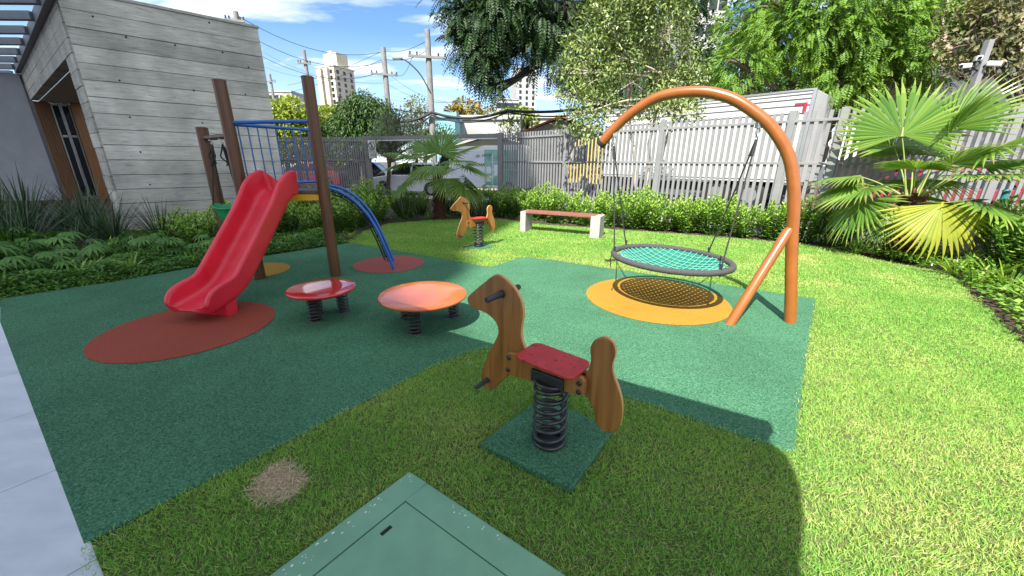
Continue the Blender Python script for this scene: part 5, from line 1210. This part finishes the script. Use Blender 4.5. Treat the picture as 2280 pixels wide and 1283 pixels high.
# beige tower with the stepped top
t, P, d, n_, W, H = block('apartment_tower', 'tall beige apartment tower with a stepped water tank on top, seen over the play tower', 703, 752, 152, 150, 9, 'beige', -.42, (3, 11, 12), 'beige', wsz=(1.0, 1.15), side=(3, 11, 12))
b = B()
for x0, hh in ((.32, 4.2), (.55, 5.0), (.78, 4.4)):
    q = P + d * W * x0 - n_ * 5; b.box((q.x, q.y, H + hh / 2 + .4), (2.2, 5, hh), Matrix((d, -n_, Vector((0, 0, 1)))).transposed())
b.build('water_tank', M['beige'], t)
b = B()
for x0 in (.30, .66): q = P + d * W * x0 + n_ * .5; b.box((q.x, q.y, H / 2 + .0), (1.6, 1.2, H - 1), Matrix((d, -n_, Vector((0, 0, 1)))).transposed())
b.build('pilaster', M['beige'], t)
block('apartment_tower', 'white apartment tower half hidden by the drooping dark tree', 1152, 1196, 152, 130, 12, 'off_white', .15, (3, 9, 14), wsz=(.75, .95))
block('apartment_block', 'low white apartment block with dark windows beside the white tower', 1105, 1155, 222, 120, 10, 'off_white', .1, (5, 4, 10), wsz=(1.3, 1.4))
block('white_building', 'white high-rise glimpsed between the trees at the top', 1560, 1625, -20, 62, 10, 'off_white', 0, (3, 7, 4), wsz=(1.1, 1.3))
block('pink_building', 'pinkish building glimpsed above the white high-rise between the trees', 1535, 1575, -40, 70, 10, 'brick', 0, (2, 8, 4))
block('white_building', 'distant white building with a pale roof edge behind the concrete wall corner', 592, 648, 205, 110, 12, 'off_white', 0, (4, 3, 8))
block('pale_blue_house', 'house with a plain pale turquoise wall behind the palm', 962, 1012, 262, 36, 5, 'cyan', 0, None, 'cyan')
block('white_hall', 'long low white building with a bare wall behind the gateway', 1012, 1160, 267, 40, 10, 'off_white', -.12, None, 'off_white')
block('white_house', 'small white house with tiny windows beside the red tiled roof', 1180, 1240, 263, 42, 6, 'off_white', 0, (4, 1, 4), wsz=(.5, .5))
def gable_house(label, u0, u1, veave, vridge, Y, depth, mat, roofm, over=.3, name='house'):
    a = at(u0, veave, Y); c = at(u1, veave, Y); rz = at((u0 + u1) / 2, vridge, Y).z; t = thing(name, label, 'house', (a.x, a.y, 0)); W = c.x - a.x
    b = B(); b.prism([(0, -.05), (W, -.05), (W, a.z), (W / 2, rz - .08), (0, a.z)], lambda x, z, y: Vector((a.x + x, a.y + y, z)), 0, depth); b.build('wall', M[mat], t)
    b = B()
    for s in (0, 1):
        x0, x1 = (-over, W / 2) if s == 0 else (W + over, W / 2); sl = (rz - a.z) / (W / 2)
        b.prism([(x0, a.z - over * sl), (x1, rz), (x1, rz + .12), (x0, a.z - over * sl + .12)], lambda x, z, y: Vector((a.x + x, a.y + y, z)), -over, depth + over)
    b.build('roof', M[roofm], t); return t
gable_house('cream gabled house with a weathered upper wall behind the delivery van', 1020, 1160, 324, 303, 23, 7, 'cream', 'roof_grey')
gable_house('house with an orange tiled roof behind the fence near the pale young tree', 1165, 1330, 296, 262, 25, 8, 'off_white', 'tile')
# brown building with dark stone wall at the top right
t, P, d, n_, W, H = block('brown_building', 'tall brown building with a dark stone base at the top right corner', 2128, 2600, -60, 15.5, 6, 'brick', -.35, (3, 2, 6), 'brick', wsz=(1.4, 1.6))
b = B(); q = P + d * W / 2 + n_ * .15; b.box((q.x, q.y, 2.4), (W, .28, 4.9), Matrix((d, -n_, Vector((0, 0, 1)))).transposed()); b.build('stone_base', M['stone_dark'], t)

# ================= vehicles =================
def car(label, P, ang, mat, Lc=3.9, name='parked_car'):
    t = thing(name, label, 'car', tuple(P)); ex = Vector((math.cos(ang), math.sin(ang), 0)); ey = Vector((-math.sin(ang), math.cos(ang), 0)); P = Vector(P)
    def q(x, z, y): return P + ex * x + ey * y + Vector((0, 0, z))
    k = Lc / 3.9; side_ = [(0.02, .35), (0, .55), (.05, .72), (.35, .84), (.95, .93), (1.1, .95), (3.0, .98), (3.7, .97), (3.86, .85), (3.9, .5), (3.85, .28)]
    def arch(cx): return [(cx + .36 * math.cos(a), .30 + .36 * math.sin(a)) for a in np.linspace(0, math.pi, 9)]
    low = [(3.85, .22)] + [(3.5, .22)] + [p for p in arch(3.12) if p[1] > .22] + [(2.7, .2), (1.15, .2)] + [p for p in arch(.75) if p[1] > .22] + [(.3, .22)]
    b = B(); b.prism([(x * k, z) for x, z in side_ + low], q, -.80, .80); b.build('body', M[mat], t, bevel=.05, seg=3)
    # cabin: lofted from belt line to roof
    cab0 = [(.95, .93), (3.72, .96)]; cab1 = [(1.72, 1.44), (3.15, 1.46)]
    def loft(x0, z0, x1, z1, X0, Z0, X1, Z1, w0, w1, nm, mt, bev=0.):
        b = B(); vs = [q(x0 * k, z0, -w0), q(x1 * k, z1, -w0), q(x1 * k, z1, w0), q(x0 * k, z0, w0), q(X0 * k, Z0, -w1), q(X1 * k, Z1, -w1), q(X1 * k, Z1, w1), q(X0 * k, Z0, w1)]
        b.add(vs, [(0, 1, 2, 3), (4, 5, 6, 7), (0, 1, 5, 4), (1, 2, 6, 5), (2, 3, 7, 6), (3, 0, 4, 7)]); return b.build(nm, M[mt], t, bevel=bev, seg=3)
    loft(.95, .9, 3.74, .93, 1.70, 1.42, 3.18, 1.44, .765, .60, 'window', 'dark_glass')
    loft(1.62, 1.40, 3.24, 1.42, 1.78, 1.50, 3.05, 1.51, .62, .54, 'roof', mat, .03)
    for y in (-1, 1):
        b = B()
        for (x0, z0, x1, z1) in ((.98, .93, 1.70, 1.43), (2.18, .95, 2.20, 1.44), (3.70, .95, 3.16, 1.44)):
            b = B(); b.bar(q(x0 * k, z0, y * .772), q(x1 * k, z1, y * .612), .07, .05); b.build('pillar', M[mat], t)
        b = B(); b.box(tuple(q(1.22 * k, 1.0, y * .88)), (.12, .16, .12)); b.build('mirror', M[mat], t, bevel=.03)
        b = B(); b.prism([(.0, .58), (.30, .68), (.34, .78), (.10, .74)], q, y * .60, y * .815); b.build('headlight', M['lamp_glass'], t)
        b = B(); b.bar(q(1.95 * k, .82, y * .812), q(2.15 * k, .82, y * .812), .02, .025); b.build('door_handle', M[mat], t)
        for x in (.75, 3.12):
            c = q(x * k, .30, y * .72); b = B(); b.tube([c - ey * .10, c - ey * .085, c + ey * .085, c + ey * .10], [.26, .30, .30, .26], n=22); w_ = b.build('wheel', M['tyre'], t)
            b = B(); b.tube([c - ey * .104, c + ey * .104], .17, n=14); b.build('rim', M['alu'], w_)
    return t
cp_ = g(858, 431); car('silver hatchback parked in the street behind the olive tree and palm', (cp_.x - .55, cp_.y + .3, -.05), math.radians(-7), 'car_silver')
c2 = at(846, 392, 25); car('black car parked across the street left of the olive tree', (c2.x - 3.4, 25, -.05), math.radians(4), 'car_dark')
c4_ = at(838, 392, 29); car('grey car parked farther down the street behind the olive tree', (c4_.x + .2, 29, -.05), math.radians(3), 'car_silver')
c3 = at(728, 400, 23.5); car('red car seen through the slats of the left fence', (c3.x - 3.0, 23.5, -.05), math.radians(5), 'car_red')
# delivery van with a printed side
VY = 19.4; v0 = at(1032, 400, VY); van = thing('delivery_van', 'tall white delivery van with a printed green and white side behind the gateway', 'van', (v0.x, VY, -.05))
va = math.radians(-8); ex = Vector((math.cos(va), math.sin(va), 0)); ey = Vector((-math.sin(va), math.cos(va), 0)); VO = Vector((v0.x - 1.95, VY, 0))
def vq(x, z, y): return VO + ex * x + ey * y + Vector((0, 0, z))
b = B(); b.prism([(.0, .30), (-.05, .7), (.02, .95), (.55, 1.2), (1.0, 1.9), (1.35, 2.18), (4.9, 2.30), (5.1, 2.2), (5.15, .30)], vq, 0, 1.9); b.build('body', M['white'], van, bevel=.06, seg=3)
b = B(); b.prism([(1.35, .55), (3.05, .55), (3.05, 2.02), (1.52, 2.02)], vq, -.006, -.002); b.build('poster', M['poster_pale'], van)
b = B(); b.prism([(3.054, .45), (4.6, .45), (4.6, 2.06), (3.054, 2.06)], vq, -.006, -.002); b.build('poster_picture', M['poster_green'], van)
b = B()
for x, z, w, h in ((3.15, 1.0, .22, .3), (3.15, .62, .24, .26), (3.5, .9, .2, .5), (3.3, 1.5, .5, .02), (3.10, .5, .02, .9), (3.43, .5, .03, 1.4)): b.prism([(x, z), (x + w, z), (x + w, z + h), (x, z + h)], vq, -.010, -.0065)
b.build('poster_shelves', M['poster_pale'], van)
b = B(); b.prism([(1.3, 1.16), (4.9, 1.16), (4.9, 1.185), (1.3, 1.185)], vq, -.016, -.011); b.build('trim_strip', M['white'], van)
def text(body, x, z, size, mat, parent, shear=0., y=-.014, rot=0., off=0.):
    cu = bpy.data.curves.new('lettering', 'FONT'); cu.body = body; cu.size = size; cu.extrude = .001; cu.shear = shear; cu.offset = off; cu.space_character = 1.02
    o = bpy.data.objects.new('lettering', cu); COL.objects.link(o); cu.materials.append(mat)
    Rr = Matrix((ex, Vector((0, 0, 1)), -ey)).transposed().to_4x4()
    o.parent = parent; o.matrix_parent_inverse = Matrix.Translation(-Vector(parent.location)); o.matrix_basis = Matrix.Translation(vq(x, z, y)) @ Rr @ Matrix.Rotation(rot, 4, 'Z')
    dg = bpy.context.evaluated_depsgraph_get(); me = bpy.data.meshes.new_from_object(o.evaluated_get(dg)); q = link('lettering', me, None, None); q.parent = parent; q.matrix_parent_inverse = o.matrix_parent_inverse.copy(); q.matrix_basis = o.matrix_basis.copy()
    if not me.materials: me.materials.append(mat)
    bpy.data.objects.remove(o); q.name = 'lettering'; return q
text('MEZACASA', 2.22, 1.335, .165, M['ink'], van, off=.004)
text('do início', 2.62, 1.70, .22, M['ink'], van, shear=.35, rot=.12)
for y in (0, 1):
    for x in (.75, 4.2):
        c = vq(x, .32, .12 + 1.66 * y); b = B(); b.tube([c - ey * .14, c - ey * .11, c + ey * .11, c + ey * .14], [.28, .33, .33, .28], n=20); w_ = b.build('wheel', M['tyre'], van); b = B(); b.tube([c - ey * .143, c + ey * .143], .18, n=12); b.build('rim', M['alu'], w_)
b = B(); b.prism([(.62, 1.22), (1.3, 1.22), (1.34, 1.95), (1.06, 1.9)], vq, -.008, -.002); b.build('window', M['dark_glass'], van)

# white box truck with yellow cab, parked along the fence
TR = Vector((8.9, 12.4, -.05)); td_ = (pGR - p4).normalized(); tn = Vector((td_.y, -td_.x, 0)); tn = tn if tn.y < 0 else -tn     # towards the fence
trk = thing('box_truck', 'big white box truck with a yellow cab parked along the fence', 'truck', tuple(TR))
def tq(x, z, y): return TR + td_ * x - tn * y + Vector((0, 0, z + .05))
TL, TH = 7.4, 3.62
b = B(); b.prism([(0, .95), (TL, .95), (TL, TH), (0, TH)], tq, 0, 2.4); b.build('cargo_box', M['truck_white'], trk, bevel=.02)
b = B()
for z in (TH - .10, TH - .22, TH - .40, TH - .62, 1.05): b.prism([(.1, z), (TL - .1, z), (TL - .1, z + .045), (.1, z + .045)], tq, -.03, -.002)
b.build('ridge', M['truck_white'], trk)
b = B(); b.prism([(.0, .90), (.09, .90), (.09, TH + .03), (.0, TH + .03)], tq, -.035, .06); b.prism([(.0, TH - .02), (TL, TH - .02), (TL, TH + .035), (.0, TH + .035)], tq, -.036, .05); b.build('corner_trim', M['alu'], trk)
b = B(); b.prism([(.16, TH - .62), (.25, TH - .62), (.25, TH - .34), (.16, TH - .34)], tq, -.038, -.031); b.prism([(.252, TH - .40), (.48, TH - .40), (.48, TH - .34), (.252, TH - .34)], tq, -.038, -.031); b.build('red_corner_mark', M['red_mark'], trk)
b = B(); b.prism([(.0, .55), (TL + 2, .55), (TL + 2, .80), (.0, .80)], tq, .3, 2.1); b.build('chassis', M['black_metal'], trk)
for x in (1.3, 2.4, TL + 1.1):
    for y in (.25, 2.15):
        c = tq(x, .5, y); b = B(); b.tube([c + tn * .15, c + tn * .12, c - tn * .12, c - tn * .15], [.42, .5, .5, .42], n=22); w_ = b.build('wheel', M['tyre'], trk); b = B(); b.tube([c + tn * .152, c - tn * .152], .25, n=14); b.build('rim', M['alu'], w_)
b = B(); b.prism([(TL + .12, .55), (TL + 2.05, .55), (TL + 2.1, 1.35), (TL + 1.75, 2.4), (TL + 1.5, 2.55), (TL + .12, 2.62)], tq, .1, 2.3); b.build('cab', M['truck_yellow'], trk, bevel=.06, seg=3)
b = B(); b.prism([(TL + .9, 1.5), (TL + 1.92, 1.45), (TL + 1.66, 2.25), (TL + .9, 2.3)], tq, .088, .096); b.build('window', M['dark_glass'], trk)
# red pickup-like car and scalloped sign behind the right fence
rc = at(1955, 390, 12.6); car('dark red car glimpsed behind the fence left of the right palm', (rc.x - 1.3, 12.4, -.05), math.radians(-22), 'car_red')
sp2 = at(1884, 318, 10.4); sb = thing('round_sign', 'white scalloped-edge signboard on a pole behind the slats left of the right palm', 'sign', (sp2.x, sp2.y, 0))
b = B(); sd2 = Vector((.80, -.60, 0)); sc_ = [((.36 + .028 * math.cos(8 * a)) * math.cos(a) * .92, (.36 + .028 * math.cos(8 * a)) * math.sin(a) * 1.15) for a in np.linspace(0, 2 * math.pi, 97)[:-1]]
b.prism(sc_, lambda x, z, y: Vector((sp2.x, sp2.y, sp2.z)) + sd2 * x + Vector((0, 0, z)) + Vector((.6, .8, 0)) * y, -.02, .02); b.build('board', M['white'], sb)
b = B(); b.tube([(sp2.x + .02, sp2.y + .05, -.05), (sp2.x + .02, sp2.y + .05, sp2.z)], .03, n=10); b.build('pole', M['fence'], sb)

# ================= poles, lamp, wires =================
def upole(label, u, vtop, vbase, ub, Y, r, arms=(), ang=.3, name='utility_pole'):
    top = at(u, vtop, Y); t = thing(name, label, 'utility pole', (top.x, Y, 0)); b = B(); b.tube([(top.x, Y, -.05), (top.x, Y, top.z)], [r * 1.35, r], n=14); b.build('pole', M['pole'], t)
    for z, L in arms:
        c = Vector((top.x, Y - r - .05, top.z - z)); d = Vector((math.cos(ang), math.sin(ang), 0)); b = B(); b.bar(c - d * L, c + d * L, .09, .12); b.build('crossarm', M['pole'], t)
        for s in (-.9, -.55, .55, .9):
            p = c + d * L * s + Vector((0, 0, .06)); b = B(); b.lathe([(.02, 0), (.05, .02), (.05, .06), (.03, .08), (.05, .10), (.05, .14), (.02, .17)], p, n=8); b.build('insulator', M['black_metal'], t)
    return top
PA = upole('tall grey concrete utility pole right of the street lamp with one crossarm', 951, 66, 290, 965, 24, .15, ((1.35, 1.05),), .25)
PB_ = upole('grey concrete utility pole left of the street lamp with one crossarm', 853, 106, 250, 870, 31, .17, ((1.75, .95),), .35)
PC = upole('slim distant utility pole directly behind the right tower post', 676, 112, 170, 684, 36, .14, ((1.0, .5),), .3)
PD = upole('slim distant utility pole just right of the concrete wall', 600, 165, 220, 606, 48, .14, ((.8, .6),), .3)
PE = upole('utility pole top showing above the concrete wall', 524, 26, 50, 530, 26, .14, ((.5, .5),), .3)
lt_ = thing('street_lamp', 'curved street lamp arm with a flat lamp head fixed to the taller utility pole', 'street lamp', (PA.x, PA.y, 0))
a0, a1, a2, a3 = at(958, 205, 23.8), at(935, 165, 23.8), at(905, 136, 23.8), at(884, 131, 23.8)
b = B(); b.tube(smoothpath([a0, a1, a2, a3], 18), .035, n=8); b.build('arm', M['black_metal'], lt_)
b = B(); b.bar(a3 + Vector((.28, 0, .02)), a3 + Vector((-.25, 0, -.0)), .22, .08); b.build('lamp_head', M['pole'], lt_, bevel=.02)
def wire(label, pts, r, sag_, name='power_line', group='overhead wires'):
    b = B()
    for a, c in zip(pts[:-1], pts[1:]):
        a, c = Vector(a), Vector(c); b.tube([lerp(a, c, t) - Vector((0, 0, 4 * sag_ * t * (1 - t))) for t in np.linspace(0, 1, 15)], r, n=5)
    o = b.build(name, M['wire'], None); tag(o, label, 'cable', group); return o
def Z(p, dz, dx=0): return Vector((p.x + dx, p.y, p.z + dz))
wire('upper power line from the wall-top pole to the left crossarm pole', [Z(PE, -.15), Z(PB_, -.25)], .016, .9)
wire('middle power line below the wall-top pole running to the left crossarm pole', [Z(PE, -.9), Z(PB_, -.85)], .016, 1.0)
wire('lower power line leaving the wall corner toward the left crossarm pole', [Z(PE, -1.7), Z(PB_, -1.7, -.8)], .014, .9)
wire('topmost power line between the two crossarm poles', [at(640, 190, 44), Z(PB_, -.2), Z(PA, -.5)], .014, .25)
wire('second power line between the two crossarm poles', [at(600, 215, 50), Z(PB_, -.7), Z(PA, -.95)], .016, .3)
wire('power line on the crossarms of the two poles', [Z(PB_, -1.6, .7), Z(PA, -1.3, -.9)], .012, .5)
wire('rough twisted cable rising to the taller pole below its crossarm', [at(560, 262, 34), at(800, 212, 29), Z(PA, -4.1)], .035, .35)
wire('thick bundle of black telephone cables crossing above the gateway', [at(845, 262, 24), at(962, 250, 23.6), at(1130, 246, 23), at(1420, 212, 22)], .075, .35)
wire('second black telephone cable crossing above the gateway', [at(860, 268, 24), at(962, 256, 23.6), at(1130, 250, 23), at(1420, 224, 22)], .04, .45)
wire('thin wire low across the sky left of the street lamp', [at(590, 150, 46), at(860, 160, 34), at(1050, 225, 30)], .012, .8)
wire('thin wire across the sky beside the beige tower', [at(590, 118, 44), at(860, 185, 34), at(1060, 215, 30)], .012, .8)
wire('lowest thin wire across the sky above the weeping tree', [at(590, 205, 46), at(850, 222, 38), at(1250, 205, 36)], .012, .5)
wire('thin wire slanting through the trees above the white truck', [at(1540, 140, 18), at(1980, 60, 14)], .012, .2)
wire('thin wire crossing the brown bush at the top right', [at(2120, 92, 11.4), at(2300, 70, 10.6)], .008, .05)
lp = at(1138, 256, 22.7); lo_ = B(); lo_.tube([lp + Vector((.16 * math.sin(q), 0, .22 * math.cos(q))) for q in np.linspace(0, 2 * math.pi, 25)[:-1]], .03, n=6, closed=True)
tag(lo_.build('cable_loop', M['wire']), 'coiled loop of spare black cable hanging from the telephone cables', 'cable')
ms_ = at(1163, 306, 19); tag((lambda b: (b.tube([Vector((ms_.x, 19, -.05)), Vector((ms_.x - .05, 19, at(1160, 255, 19).z))], .05, n=8), b.build('thin_post', M['black_metal']))[1])(B()), 'thin dark post leaning behind the fence beside the orange roof', 'post')
# camera mast at the right
mt = at(2203, 92, 8.3); mb = Vector((mt.x, mt.y, 0)); cm = thing('camera_mast', 'pale square mast with three white security cameras above the right palm', 'camera mast', tuple(mb))
b = B(); b.box((mb.x, mb.y, mt.z / 2), (.10, .10, mt.z + .04)); b.build('mast', M['fence'], cm, bevel=.004)
for u, v, a, L in ((2150, 147, 200, .26), (2178, 130, 232, .26), (2213, 142, -30, .20)):
    p = at(u, v, 8.15); d = Vector((math.cos(math.radians(a)), math.sin(math.radians(a)), -.12)); b = B(); b.bar(p - d * L / 2, p + d * L / 2,   .085, .08); k_ = b.build('security_camera', M['white'], cm, bevel=.015)
    b = B(); b.tube([p + d * (L / 2 - .005), p + d * (L / 2 + .012)], .028, n=12); b.build('lens', M['dark_glass'], k_)
    b = B(); b.tube([p - d * L * .4, (mb.x, mb.y, p.z - .06)], .016, n=8); b.build('bracket', M['black_metal'], cm)
# meter box and teal post by the palm
mx_ = Vector((7.65, 6.25, 0)); mbx = thing('meter_box', 'small pale utility box with a sloping lid beside the right palm', 'utility box', tuple(mx_))
b = B(); b.box((mx_.x, mx_.y, .20), (.34, .26, .44)); b.build('cabinet', M['bench_concrete'], mbx, bevel=.006)
b = B(); b.prism([(-.20, .422), (.20, .422), (.20, .45), (-.20, .50)], lambda x, z, y: Vector((mx_.x + x, mx_.y + y, z)), -.16, .16); b.build('lid', M['off_white'], mbx, bevel=.006)
tp = Vector((8.25, 6.55, 0)); b = B(); b.tube([tp + Vector((0, 0, -.05)), tp + Vector((0, 0, 1.12))], .045, n=12); b.lathe([(.05, 1.10), (.05, 1.13), (.02, 1.15)], tp, n=12); tag(b.build('teal_post', M['teal_post']), 'short teal metal post by the fence at the right edge', 'post')
